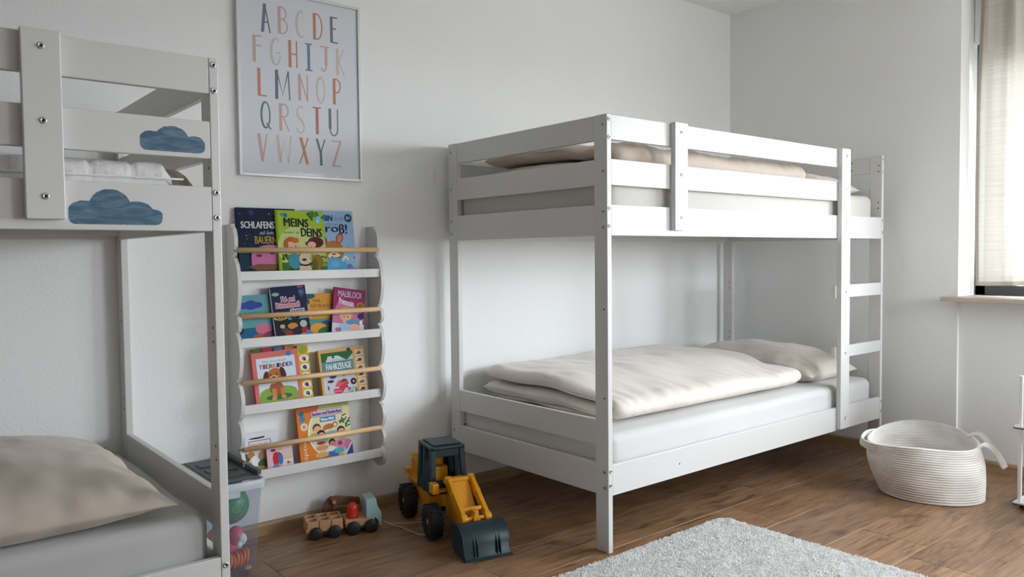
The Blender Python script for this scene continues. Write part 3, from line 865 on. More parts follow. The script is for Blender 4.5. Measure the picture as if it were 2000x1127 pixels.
# ------------------------------------------------------------------ book rack on the wall
SL, SR = -.982, -.376
def rack():
    t = thing('book_rack', 'white wall book rack with scalloped sides and four pine rods', 'book rack', (0, 0, 0))
    def side(x0, x1):
        # wavy front edge: lobes between the rods; (y, z)
        pts = [(WY - .001, 1.200), (.960, 1.201)]
        lobes = [(1.195, 1.075, .060, .085), (1.075, .865, .078, .112), (.865, .800, .088, .108), (.800, .620, .080, .112), (.620, .470, .080, .118), (.470, .365, .085, .110), (.365, .285, .086, .110), (.285, .205, .086, .105)]
        pts = [(WY - .001, 1.200), (.962, 1.201)]
        for (za, zb, d0, d1) in lobes:
            n = 10
            for i in range(n + 1):
                s = i / n
                d = d0 + (d1 - d0) * math.sin(PI * min(1, s * 1.0)) ** .7
                pts.append((WY - d - (.006 if 0 < i < n else 0), za + (zb - za) * s))
        pts += [(.955, .200), (.985, .212), (WY - .001, .225)]
        b = MB(); T = Matrix(((0, 0, 1, 0), (1, 0, 0, 0), (0, 1, 0, 0), (0, 0, 0, 1)))
        b.prism(pts, x0, x1, 0, T)
        obj('side_panel', b, M['white'], t, .0012)
    side(SL, SL + .014); side(SR - .014, SR)
    xi0, xi1 = SL + .014, SR - .014
    for zt, zb in ((1.026, .992), (.779, .745), (.531, .497), (.281, .246)):
        box_obj('shelf_lip', xi0, xi1, .914, .926, zb, zt, M['white'], t, .0012)
        box_obj('shelf_board', xi0, xi1, .926, WY - .001, zb, zb + .007, M['white'], t)
    for z in (1.104, .859, .613, .366):
        obj('rod', MB().cyl((xi0, .925, z), (xi1, .925, z), .0098, 16), M['pine'], t)
    h = MB()
    for z in (1.104, .859, .613, .366): h.cyl((SL - .0004, .93, z), (SL + .001, .93, z), .003, 8)
    obj('screw_cover', h, M['dark'], t, kind='stuff')
rack()

# ---------------- books
FONT_CACHE = {}
def text_verts(s, bold=0.0):
    k = (s, bold)
    if k not in FONT_CACHE:
        cu = bpy.data.curves.new('lettering', 'FONT'); cu.body = s; cu.resolution_u = 2; cu.offset = bold; cu.fill_mode = 'FRONT'
        o = bpy.data.objects.new('lettering', cu); COL.objects.link(o)
        dg = bpy.context.evaluated_depsgraph_get()
        me = bpy.data.meshes.new_from_object(o.evaluated_get(dg))
        v = [tuple(p.co)[:2] for p in me.vertices]; f = [tuple(p.vertices) for p in me.polygons]
        bpy.data.objects.remove(o); bpy.data.curves.remove(cu); bpy.data.meshes.remove(me)
        x0 = min(p[0] for p in v); x1 = max(p[0] for p in v); y0 = min(p[1] for p in v); y1 = max(p[1] for p in v)
        FONT_CACHE[k] = ([((a - x0) / (x1 - x0), (b - y0) / (y1 - y0)) for a, b in v], f)
    return FONT_CACHE[k]

class Art:
    """flat print on a book cover, in cover units: x 0..1 across, y 0..1 up"""
    def __init__(s, w, h): s.w, s.h, s.b, s.mats, s.z = w, h, MB(), [], .0003
    def _m(s, c):
        m = flat(*c)
        if m not in s.mats: s.mats.append(m)
        return s.mats.index(m)
    def poly(s, pts, c):
        pts = [(min(.997, max(.003, x)), min(.997, max(.003, y))) for x, y in pts]
        s.b.add([(x * s.w, y * s.h, s.z) for x, y in pts], [tuple(range(len(pts)))], s._m(c)); s.z += .000022; return s
    def rect(s, x0, y0, x1, y1, c): return s.poly([(x0, y0), (x1, y0), (x1, y1), (x0, y1)], c)
    def ell(s, cx, cy, rx, ry, c, n=22, a0=0, a1=360, rot=0):
        full = abs(a1 - a0) >= 360
        k = n if full else n + 1
        pts = []
        for i in range(k):
            a = math.radians(a0 + (a1 - a0) * i / n)
            ex, ey = rx * math.cos(a), ry * math.sin(a) * s.h / s.w if False else ry * math.sin(a)
            r = math.radians(rot)
            X, Y = ex * s.w, ey * s.h
            X, Y = X * math.cos(r) - Y * math.sin(r), X * math.sin(r) + Y * math.cos(r)
            pts.append((cx + X / s.w, cy + Y / s.h))
        return s.poly(pts, c)
    def circ(s, cx, cy, r, c, n=18): return s.ell(cx, cy, r, r * s.w / s.h, c, n)
    def text(s, st, x0, y0, x1, y1, c, bold=.02, skew=0.0, out=None, ow=.03):
        if out: s.text(st, x0 - .004, y0 - .004, x1 + .004, y1 + .004, out, bold + ow, skew)
        v, f = text_verts(st)
        d = bold * .22
        # heavier strokes: the glyphs printed again a hair aside
        for dx, dy in ([(0, 0)] if d < .001 else [(-d, -d * .3), (0, 0), (d, d * .3)] if not bold > .045 else [(-d, -d), (d, -d), (-d, d), (d, d), (0, 0)]):
            V = []
            for a, b in v:
                x = x0 + (x1 - x0) * a + dx; y = y0 + (y1 - y0) * b + skew * (a - .5) + dy
                V.append((x * s.w, y * s.h, s.z))
            s.b.add(V, f, s._m(c)); s.z += .000012
        return s
    def multi(s, st, x0, y0, x1, y1, cols, bold=.05, skew=0.0):
        n = len(st); w = (x1 - x0) / n
        for i, ch in enumerate(st):
            e = .12 if ch != 'I' else .3
            s.text(ch, x0 + w * (i + e * .5), y0, x0 + w * (i + 1 - e * .5), y1, cols[i % len(cols)], bold)
        return s

def book(name, label, x, z, w, h, yb, roll, cover, art, thick=.010, tilt=.17, hard=True, group='picture books on the wall rack', extra=None, cat='book'):
    """x, z: lower-left front corner; leans back by tilt, turned in its own plane by roll"""
    ex0, ey0 = Vector((1, 0, 0)), Vector((0, math.sin(tilt), math.cos(tilt)))
    ez = ex0.cross(ey0)
    ex = ex0 * math.cos(roll) + ey0 * math.sin(roll); ey = -ex0 * math.sin(roll) + ey0 * math.cos(roll)
    t = thing(name, label, cat, (0, 0, 0), 0, group)
    R = Matrix((ex, ey, ez)).transposed().to_4x4(); R.translation = Vector((x, yb, z))
    t.matrix_world = R
    c = .0018 if hard else .0008
    b = MB(); b.box(0, w, 0, h, -c, 0); b.box(0, w, 0, h, -thick, -thick + c); b.box(0, c, 0, h, -thick + c, -c)
    obj('cover', b, cover, t, .0006)
    ins = .003 if hard else .001
    box_obj('pages', c, w - ins, ins, h - ins, -thick + c, -c, M['pages'], t)
    if art:
        o = link('cover_print', art.b.mesh('cover_print', art.mats), t)
    return t

def build_books():
    # --- top row
    w, h = .235, .262
    a = Art(w, h); a.rect(0, 0, 1, 1, (22, 34, 60))
    for i in range(36):
        r = random.random; a.circ(.04 + .92 * r(), .42 + .56 * r(), .004 + .010 * r() ** 2, random.choice([(150, 160, 180), (90, 110, 150), (190, 190, 180)]), 8)
    for (x, y, rr) in ((.25, .93, .05), (.62, .93, .04), (.75, .95, .03)): a.circ(x, y, rr, (36, 56, 104))
    a.text('SCHLAFENSZEIT', .07, .70, .83, .80, (206, 210, 214), .02)
    a.text('auf dem', .37, .61, .60, .665, (150, 160, 170), .01)
    a.text('BAUERNHOF', .28, .475, .84, .585, (180, 160, 60), .01)
    a.rect(0, .10, .16, .38, (22, 58, 74))
    a.ell(.53, .28, .33, .18, (196, 116, 160)); a.rect(.2, .16, .86, .26, (196, 116, 160))
    for (x, y, rx) in ((.33, .30, .05), (.55, .34, .04), (.68, .22, .035), (.83, .18, .03)): a.ell(x, y, rx, .022, (128, 40, 84))
    a.poly([(.14, .14), (.3, .18), (.9, .17), (.95, .1), (.3, .08)], (122, 84, 56)); a.rect(.54, .02, .74, .075, (186, 196, 200)); a.rect(.56, .025, .71, .05, (40, 50, 70))
    book('picture_book', 'dark navy bedtime book titled SCHLAFENSZEIT at the top of the rack', -.950, 1.0055, w, h, .9645, .0, flat(20, 30, 54), a, .011, .135)
    w, h = .200, .256
    a = Art(w, h); a.rect(0, 0, 1, 1, (160, 186, 58)); a.rect(0, 0, .045, 1, (132, 164, 30))
    a.ell(.5, .42, .5, .36, (190, 204, 130)); a.rect(.06, 0, 1, .2, (62, 104, 46))
    for i in range(46):
        a.circ(.08 + .9 * random.random(), .02 + .30 * random.random(), .015 + .03 * random.random(), random.choice([(52, 92, 40), (86, 130, 44), (150, 158, 60), (40, 74, 36), (178, 172, 84)]), 8)
    for i in range(14): a.ell(.66 + .32 * random.random(), .86 + .12 * random.random(), .05, .016, random.choice([(52, 110, 48), (74, 130, 40), (46, 92, 60)]), 10, rot=random.random() * 180)
    a.ell(.16, .93, .065, .03, (78, 150, 180)); a.ell(.2, .92, .04, .03, (54, 110, 150)); a.ell(.88, .87, .06, .05, (110, 190, 224)); a.ell(.86, .83, .03, .03, (150, 210, 235))
    a.text('MEINS', .16, .745, .66, .875, (26, 30, 26), .025, -.015)
    a.text('ist besser', .15, .645, .36, .675, (86, 140, 84), .0); a.text('als', .39, .645, .46, .675, (86, 140, 84), .0)
    a.text('DEINS', .50, .595, .93, .725, (24, 28, 24), .025, -.01)
    # two children and a cuddly toy
    a.ell(.29, .44, .125, .115, (222, 172, 142)); a.ell(.29, .515, .15, .075, (178, 98, 44), a0=0, a1=180); a.ell(.17, .47, .045, .085, (178, 98, 44)); a.ell(.37, .535, .07, .04, (186, 108, 50), rot=20)
    a.circ(.27, .43, .012, (60, 30, 24)); a.circ(.36, .445, .012, (60, 30, 24)); a.ell(.31, .39, .03, .008, (170, 60, 56))
    a.ell(.76, .43, .13, .115, (228, 178, 150)); a.ell(.79, .51, .165, .085, (84, 34, 40)); a.ell(.62, .49, .05, .03, (84, 34, 40)); a.ell(.70, .47, .09, .05, (228, 178, 150)); a.circ(.68, .43, .012, (60, 30, 24)); a.circ(.77, .42, .012, (60, 30, 24))
    a.ell(.32, .22, .13, .12, (66, 140, 162)); a.ell(.80, .21, .12, .11, (134, 112, 40)); a.ell(.74, .17, .06, .08, (100, 86, 36))
    a.ell(.53, .25, .115, .10, (208, 192, 160)); a.ell(.53, .09, .13, .10, (208, 192, 160)); a.ell(.53, .175, .12, .035, (40, 40, 44)); a.ell(.53, .195, .10, .028, (208, 192, 160)); a.ell(.52, .24, .05, .02, (50, 40, 38))
    a.rect(.80, .0, .97, .06, (206, 210, 206)); a.rect(.82, .01, .95, .04, (40, 46, 50))
    book('picture_book', 'green book titled MEINS DEINS with two children on the cover, top row', -.802, 1.0055, w, h, .9515, .0, flat(150, 178, 48), a, .010, .135)
    w, h = .226, .260
    a = Art(w, h); a.rect(0, 0, 1, 1, (150, 182, 214))
    for i in range(20): a.circ(.2 + .78 * random.random(), .2 + .6 * random.random(), .01 + .012 * random.random(), random.choice([(110, 140, 190), (130, 160, 204)]), 8)
    a.text('ICH BIN', .18, .835, .585, .93, (34, 70, 118), .03); a.text('doch', .61, .845, .80, .92, (100, 140, 186), .0)
    a.text('schon', .38, .755, .69, .82, (110, 120, 160), .0)
    a.text('gro', .30, .625, .69, .745, (30, 44, 74), .03); a.text('ß!', .71, .64, .86, .79, (30, 44, 74), .03)
    a.circ(.90, .89, .075, (36, 74, 110)); a.text('3+', .86, .865, .94, .915, (190, 210, 226), .02)
    a.ell(.57, .37, .20, .16, (174, 116, 60)); a.ell(.40, .54, .055, .075, (150, 92, 52), rot=20); a.ell(.70, .565, .07, .085, (150, 96, 66), rot=-20); a.ell(.70, .56, .045, .06, (206, 134, 116), rot=-20)
    a.ell(.57, .29, .12, .055, (232, 214, 180)); a.ell(.57, .305, .045, .022, (70, 44, 34)); a.ell(.60, .28, .1, .03, (60, 40, 38), a0=180, a1=360); a.ell(.60, .29, .09, .02, (232, 214, 180))
    a.ell(.58, .10, .24, .17, (92, 164, 206)); a.ell(.58, .16, .08, .05, (110, 178, 214)); a.ell(.86, .40, .035, .05, (216, 150, 120)); a.poly([(.72, .22), (.78, .30), (.86, .24), (.84, .22), (.78, .26), (.74, .2)], (240, 232, 214))
    a.ell(.86, .12, .06, .045, (110, 120, 186)); a.ell(.93, .06, .1, .05, (140, 134, 190)); a.circ(.96, .26, .02, (110, 120, 180))
    a.rect(.53, .0, .73, .05, (186, 200, 216)); a.rect(.55, .01, .71, .035, (44, 52, 70))
    book('picture_book', 'pale blue book with a brown furry animal, top row beside the green one', -.691, 1.0055, w, h, .9645, .0, flat(140, 172, 206), a, .010, .135)
    # --- second row
    w, h = .150, .176
    a = Art(w, h); a.rect(0, 0, 1, 1, (96, 150, 158)); a.rect(0, 0, 1, .30, (24, 96, 136))
    for (x, y, rx, ry) in ((.2, .78, .14, .07), (.4, .81, .15, .08), (.58, .78, .12, .065), (.4, .75, .16, .06)): a.ell(x, y, rx, ry, (48, 72, 150))
    a.text('RÄTSELN', -.0 + .06, .55, .88, .65, (70, 110, 84), .01)
    a.ell(.05, .40, .09, .09, (190, 196, 180)); a.ell(.04, .26, .12, .08, (30, 38, 58))
    a.ell(.68, .26, .22, .12, (196, 112, 140)); a.ell(.55, .10, .16, .06, (176, 84, 50)); a.ell(.8, .1, .16, .09, (128, 62, 96)); a.ell(.12, .02, .2, .03, (150, 190, 210))
    book('puzzle_booklet', 'teal booklet with a dark blue cloud emblem, second row from the top', -.962, .7585, w, h, .9635, .03, flat(86, 140, 150), a, .005, .14, False)
    w, h = .149, .205
    a = Art(w, h); a.rect(0, 0, 1, 1, (24, 34, 72)); a.rect(0, .36, 1, .49, (104, 146, 170)); a.rect(0, 0, 1, .36, (26, 28, 36))
    a.rect(.0, 0, .035, 1, (128, 140, 140)); a.ell(.16, .86, .10, .035, (140, 172, 150))
    a.text('Mal- und', .30, .71, .66, .80, (176, 60, 72), .02, out=(226, 212, 218)); a.text('Rätselspaß', .14, .57, .78, .69, (176, 60, 72), .02, out=(226, 212, 218)); a.rect(.50, .50, .90, .56, (190, 196, 206)); a.text('Vorschule', .53, .51, .87, .55, (70, 80, 120), .02)
    a.poly([(.78, .93), (.96, .93), (.96, .84), (.87, .76), (.78, .84)], (60, 74, 110)); a.ell(.87, .87, .05, .035, (96, 108, 140)); a.rect(.77, .955, .93, .985, (190, 80, 96))
    for k in range(9):
        an = math.radians(180 - k * 20); an2 = math.radians(180 - (k + 1) * 20)
        a.poly([(.22, .36), (.22 + .2 * math.cos(an), .36 + .11 * math.sin(an)), (.22 + .2 * math.cos(an2), .36 + .11 * math.sin(an2))], (222, 194, 84) if k % 2 else (44, 40, 40))
    for (x, y, rx, ry, c) in ((.62, .40, .12, .05, (24, 38, 60)), (.60, .42, .03, .025, (170, 200, 204)), (.86, .40, .1, .04, (150, 140, 150)), (.52, .24, .14, .06, (196, 132, 60)), (.82, .26, .10, .07, (176, 180, 186)), (.24, .25, .07, .04, (190, 170, 130)),
                             (.30, .17, .09, .05, (60, 70, 60)), (.40, .10, .12, .07, (140, 48, 44)), (.62, .13, .13, .08, (28, 34, 60)), (.84, .14, .10, .06, (150, 40, 48)), (.55, .03, .16, .04, (206, 150, 74)), (.80, .04, .12, .05, (196, 140, 60)), (.94, .07, .09, .06, (70, 120, 190))):
        a.ell(x, y, rx, ry, c, 12)
    book('puzzle_booklet', 'navy puzzle booklet with red outlined title, second row from the top', -.8265, .7585, w, h, .9505, .05, flat(24, 34, 70), a, .006, .15, False)
    w, h = .125, .174
    a = Art(w, h); a.rect(0, 0, 1, 1, (206, 148, 56)); a.ell(.14, .95, .24, .07, (30, 90, 96)); a.ell(.06, .82, .12, .08, (30, 90, 96)); a.ell(.08, .55, .14, .18, (214, 134, 120)); a.poly([(0, .45), (.1, .8), (.18, .5), (.3, .4)], (222, 160, 96))
    a.text('MAL-', .30, .80, .62, .87, (122, 78, 44), .01); a.text('RÄTSELBUCH', .22, .68, .96, .77, (122, 78, 44), .01); a.text('KINDERGARTEN', .26, .54, .98, .60, (56, 60, 52), .03)
    a.rect(0, 0, 1, .42, (60, 110, 110)); a.ell(.5, .34, .5, .08, (86, 140, 130)); a.ell(.7, .30, .15, .07, (60, 66, 132)); a.ell(.58, .32, .05, .04, (60, 66, 132)); a.ell(.42, .2, .3, .12, (208, 154, 62)); a.ell(.72, .1, .34, .13, (40, 104, 70)); a.ell(.2, .02, .28, .08, (208, 154, 62))
    book('puzzle_booklet', 'orange puzzle booklet with green hills, second row from the top', -.690, .7585, w, h, .9655, .0, flat(200, 140, 50), a, .006, .14, False)
    w, h = .142, .182
    a = Art(w, h); a.rect(0, 0, 1, 1, (142, 46, 92)); a.rect(0, .0, 1, .22, (206, 200, 214)); a.poly([(0, .42), (.2, .75), (.85, .55), (1, .3), (.6, .2), (0, .2)], (190, 116, 150))
    a.text('MALBLOCK', .14, .80, .90, .94, (206, 188, 214), .01); a.text('Prinzessin', .18, .62, .64, .76, (222, 200, 216), .03, -.05)
    for i in range(6): a.rect(.42 + i * .09, .78, .425 + i * .09, .97, (120, 70, 120))
    a.ell(.86, .64, .12, .075, (176, 140, 40)); a.ell(.86, .64, .09, .05, (124, 92, 36))
    a.ell(.42, .44, .22, .15, (206, 160, 92)); a.ell(.40, .38, .18, .12, (220, 172, 142)); a.circ(.36, .36, .018, (50, 30, 40)); a.circ(.48, .36, .018, (50, 30, 40)); a.ell(.38, .24, .05, .06, (220, 172, 142))
    a.ell(.42, .14, .22, .07, (150, 190, 218)); a.ell(.68, .25, .26, .06, (86, 140, 186)); a.ell(.72, .14, .18, .08, (226, 170, 150)); a.ell(.88, .40, .1, .07, (46, 50, 90)); a.ell(.9, .26, .05, .05, (236, 226, 216)); a.ell(.2, .06, .1, .05, (150, 120, 150))
    book('colouring_pad', 'magenta colouring pad with a blonde girl, end of the second row', -.592, .778, w, h, .9505, -.155, flat(128, 42, 84), a, .009, .15, False)
    # --- third row
    w, h = .186, .205
    a = Art(w, h); a.rect(0, 0, 1, 1, (204, 112, 104)); a.rect(.09, .06, .92, .885, (206, 216, 228))
    a.rect(.09, .06, .92, .20, (128, 166, 70)); a.ell(.50, .22, .40, .12, (128, 166, 70)); a.ell(.5, .14, .28, .055, (52, 110, 62))
    a.text('Mein Soundbuch', .22, .795, .72, .835, (110, 110, 120), .0)
    a.multi('TIERKINDER', .135, .685, .875, .765, [(58, 84, 130), (176, 66, 84), (70, 100, 70), (120, 60, 60), (190, 110, 60), (46, 50, 96), (170, 64, 120), (60, 90, 60), (90, 60, 110), (60, 110, 170)], .018)
    # puppy
    a.ell(.46, .30, .15, .13, (158, 92, 54)); a.rect(.36, .12, .45, .30, (196, 134, 84)); a.rect(.54, .13, .62, .30, (186, 122, 74)); a.ell(.39, .115, .055, .03, (204, 150, 100)); a.ell(.60, .125, .055, .03, (204, 150, 100))
    a.ell(.46, .53, .18, .15, (176, 106, 58)); a.ell(.26, .53, .055, .11, (84, 48, 36), rot=-12); a.ell(.63, .57, .06, .12, (74, 44, 34), rot=14); a.ell(.43, .48, .11, .075, (208, 160, 116)); a.ell(.42, .505, .028, .022, (26, 22, 24)); a.circ(.36, .56, .018, (50, 28, 20)); a.circ(.49, .565, .018, (50, 28, 20)); a.ell(.43, .455, .02, .008, (90, 40, 34))
    a.ell(.40, .43, .1, .035, (226, 226, 226))
    a.circ(.80, .925, .055, (64, 118, 180))
    tb = book('sound_book', 'red-bordered TIERKINDER sound book with a brown puppy and yellow button strip', -.905, .5115, w, h, .9495, .035, flat(196, 92, 86), a, .022, .15)
    strip = MB(); sx = w + .0005
    pts = [(sx, .0), (sx, .214)]
    for k in range(7):
        for i in range(7):
            aa = PI / 2 - PI * i / 6
            pts.append((sx + .040 + .006 * math.cos(aa), .214 - .0153 - k * .0306 + .0153 * math.sin(aa)))
    strip.prism(pts[::-1], -.021, -.001)
    so = obj('button_strip', strip, flat(206, 170, 60), tb, .0006)
    a = Art(.045, .21)
    a.ell(.48, .925, .40, .075, (150, 160, 50))
    for k, c in enumerate(((200, 90, 120), (50, 70, 100), (150, 110, 80), (130, 60, 80), (110, 130, 110))):
        y = .77 - k * .162
        a.ell(.5, y, .44, .07, (226, 220, 208), 10); a.ell(.48, y, .2, .04, c, 8); a.ell(.56, y - .02, .12, .03, (60, 60, 80), 8)
    o = link('button_print', a.b.mesh('button_print', a.mats), tb); o.location = (sx + .001, 0, -.0009)
    for k, (c, x) in enumerate((((100, 110, 50), .008), ((180, 70, 84), .052), ((90, 120, 150), .098), ((196, 140, 70), .142))):
        box_obj('page_tab', x, x + .038, h - .004, h + .016, -.020, -.017, flat(*c), tb, .001)
    w, h = .205, .192
    a = Art(w, h); a.rect(0, 0, 1, 1, (204, 162, 104)); a.rect(.05, .04, .74, .93, (198, 200, 206))
    a.rect(.05, .56, .74, .93, (170, 184, 180)); a.poly([(.05, .93), (.05, .62), (.12, .72), (.2, .84), (.4, .86), (.5, .80), (.6, .74), (.74, .86), (.74, .93)], (44, 96, 50)); a.poly([(.14, .74), (.2, .86), (.45, .84), (.5, .76), (.3, .7)], (196, 208, 204))
    a.circ(.31, .83, .025, (50, 58, 60)); a.text('Mein Soundbuch', .27, .755, .46, .78, (90, 104, 104), .0)
    a.rect(.05, .52, .74, .74, (86, 132, 146)); a.text('FAHRZEUGE', .14, .565, .68, .695, (216, 224, 220), .02)
    a.rect(.62, .93, .70, .985, (36, 54, 40))
    a.ell(.26, .43, .075, .05, (52, 80, 130)); a.ell(.20, .33, .07, .03, (44, 54, 84)); a.ell(.5, .44, .03, .03, (90, 110, 150)); a.ell(.62, .44, .06, .02, (190, 150, 160)); a.ell(.14, .20, .02, .05, (90, 100, 140))
    a.poly([(.23, .13), (.27, .07), (.42, .06), (.58, .24), (.56, .32), (.42, .33), (.30, .22)], (196, 58, 82)); a.poly([(.28, .22), (.40, .21), (.56, .31), (.44, .34), (.36, .33)], (214, 92, 110)); a.poly([(.40, .27), (.55, .31), (.54, .34), (.46, .35)], (70, 70, 60)); a.poly([(.25, .17), (.36, .16), (.37, .2), (.28, .21)], (180, 196, 210)); a.poly([(.24, .1), (.41, .08), (.42, .12), (.24, .14)], (226, 110, 126)); a.circ(.36, .06, .02, (40, 36, 40)); a.circ(.54, .17, .02, (40, 36, 40))
    a.circ(.69, .27, .065, (30, 34, 40)); a.text('6', .675, .25, .71, .30, (200, 200, 200), .02)
    for i in range(12): a.circ(.56 + .16 * random.random(), .05 + .13 * random.random(), .012 + .02 * random.random(), random.choice([(196, 150, 190), (150, 180, 200), (210, 200, 150), (180, 60, 100), (120, 160, 110)]), 8)
    a.poly([(.70, .05), (.73, .16), (.76, .05)], (70, 130, 60))
    for k in range(6):
        y = .86 - k * .155
        a.rect(.79, y - .065, .97, y + .065, (224, 198, 164)); a.ell(.88, y, .05, .035, (76, 60, 54) if k % 2 else (110, 112, 110), 8); a.ell(.86, y - .02, .06, .014, (120, 80, 60), 8)
    fb = book('sound_book', 'FAHRZEUGE sound book with a red bus and a wooden-coloured button strip', -.634, .5115, w, h, .9505, .035, flat(200, 156, 96), a, .022, .15)
    # --- bottom row
    w, h = .145, .150
    a = Art(w, h); a.rect(0, 0, 1, 1, (214, 214, 222))
    a.ell(.45, .86, .22, .022, (40, 40, 44)); a.poly([(.3, .845), (.66, .875), (.66, .89), (.55, .882), (.28, .86)], (36, 36, 40))
    a.rect(.22, .54, .82, .80, (54, 54, 58)); a.rect(.235, .54, .805, .785, (220, 210, 214)); a.text('Besuche den', .28, .68, .74, .74, (170, 110, 120), .0); a.text('Wald', .36, .56, .66, .64, (60, 56, 60), .02)
    a.poly([(0, .0), (0, .52), (.1, .58), (.3, .5), (.4, .3), (.3, 0)], (206, 210, 206)); a.ell(.12, .40, .12, .11, (44, 92, 66)); a.ell(.26, .46, .1, .08, (196, 126, 60)); a.ell(.15, .22, .13, .09, (206, 104, 50)); a.ell(.34, .3, .08, .13, (222, 224, 226)); a.ell(.62, .40, .18, .15, (170, 130, 96)); a.ell(.66, .2, .24, .13, (66, 96, 52)); a.ell(.68, .36, .07, .06, (206, 96, 60)); a.ell(.4, .08, .28, .08, (140, 140, 96)); a.ell(.7, .07, .22, .04, (206, 128, 110))
    book('picture_book', 'small white book with a fox drawing, bottom row next to the pink booklet', -.958, .2605, w, h, .966, .015, flat(206, 206, 212), a, .006, .14, False)
    w, h = .104, .090
    a = Art(w, h); a.rect(0, 0, 1, 1, (214, 178, 196)); a.rect(.55, .36, 1, 1, (214, 186, 190)); a.rect(.55, .12, 1, .40, (222, 206, 206)); a.ell(.8, .45, .14, .05, (216, 180, 140))
    a.ell(.26, .80, .09, .07, (222, 176, 150)); a.ell(.25, .86, .1, .06, (100, 60, 50)); a.ell(.34, .48, .13, .30, (188, 40, 56)); a.ell(.44, .66, .1, .09, (188, 40, 56)); a.ell(.33, .17, .13, .1, (120, 130, 150))
    a.ell(.53, .80, .07, .07, (226, 190, 160)); a.ell(.53, .86, .08, .05, (206, 176, 110)); a.ell(.52, .45, .09, .25, (60, 112, 176)); a.ell(.8, .25, .06, .06, (160, 100, 80)); a.ell(.9, .22, .05, .04, (206, 170, 140))
    book('picture_booklet', 'small pink booklet with two figures, bottom row leaning on the white book', -.866, .2605, w, h, .9505, .01, flat(206, 166, 186), a, .004, .15, False)
    w, h = .229, .222
    a = Art(w, h); a.rect(0, 0, 1, 1, (214, 124, 40)); a.rect(.0, .9, .5, 1, (196, 96, 44))
    a.ell(.86, .52, .68, .56, (240, 232, 216), 40); a.ell(.86, .52, .655, .54, (216, 212, 160), 40); a.ell(.80, .42, .56, .36, (224, 212, 180), 30)
    a.rect(.42, .93, .997, .997, (170, 170, 100))
    a.rect(.26, .80, .86, .915, (90, 80, 110)); a.rect(.268, .808, .852, .907, (208, 196, 214)); a.text('Suchen und Entdecken', .285, .825, .835, .89, (122, 58, 120), .03)
    a.rect(.42, .695, .72, .785, (60, 124, 178)); a.text('Meine Welt', .445, .715, .695, .765, (206, 224, 236), .03)
    a.circ(.09, .90, .05, (50, 110, 110)); a.circ(.10, .80, .055, (60, 130, 180)); a.circ(.12, .66, .065, (232, 218, 200)); a.circ(.12, .66, .04, (196, 160, 130))
    v, f = text_verts('tiptoi')
    a.b.add([(.155 * w - y * .09 * w, .03 * h + x * .40 * h, a.z) for x, y in v], f, a._m((236, 220, 200))); a.z += .000022
    # people round a table
    for (x, y, r, c, hc) in ((.35, .57, .07, (222, 170, 136), (92, 58, 40)), (.42, .44, .075, (214, 164, 132), (50, 34, 34)), (.80, .46, .07, (214, 166, 136), (70, 44, 38)), (.61, .27, .06, (206, 126, 104), (58, 40, 30))):
        a.circ(x, y + .035, r * 1.12, hc); a.circ(x + .008, y, r, c)
    a.ell(.28, .45, .07, .08, (176, 190, 70)); a.ell(.35, .43, .07, .07, (110, 170, 200)); a.ell(.45, .35, .10, .05, (150, 180, 160)); a.ell(.62, .47, .12, .05, (140, 180, 170))
    a.ell(.58, .60, .10, .05, (180, 108, 66)); a.circ(.50, .58, .04, (180, 108, 66)); a.ell(.70, .62, .05, .05, (120, 90, 70)); a.ell(.70, .615, .035, .035, (216, 212, 160))
    for i in range(12): a.ell(.80 + .17 * random.random(), .55 + .22 * random.random(), .05, .014, (44, 110, 60), 8, rot=random.random() * 180)
    a.ell(.62, .10, .11, .09, (50, 108, 186)); a.ell(.58, .20, .08, .05, (226, 222, 218)); a.ell(.42, .24, .12, .05, (206, 150, 110)); a.ell(.40, .12, .13, .05, (196, 172, 110)); a.ell(.80, .26, .14, .09, (204, 140, 176)); a.ell(.92, .22, .08, .1, (196, 120, 160)); a.ell(.74, .14, .10, .05, (90, 170, 190)); a.ell(.76, .27, .045, .04, (176, 50, 70)); a.ell(.76, .07, .05, .03, (220, 180, 60)); a.ell(.40, .33, .08, .03, (160, 60, 56)); a.ell(.5, .05, .1, .03, (186, 90, 60))
    a.poly([(.80, .0), (.997, .0), (.997, .28)], (226, 226, 230)); a.poly([(.83, .0), (.997, .0), (.997, .24)], (46, 70, 140))
    book('picture_book', 'orange search-and-discover book with a family at table, bottom row', -.733, .2605, w, h, .9505, .015, flat(200, 110, 40), a, .012, .15)
build_books()

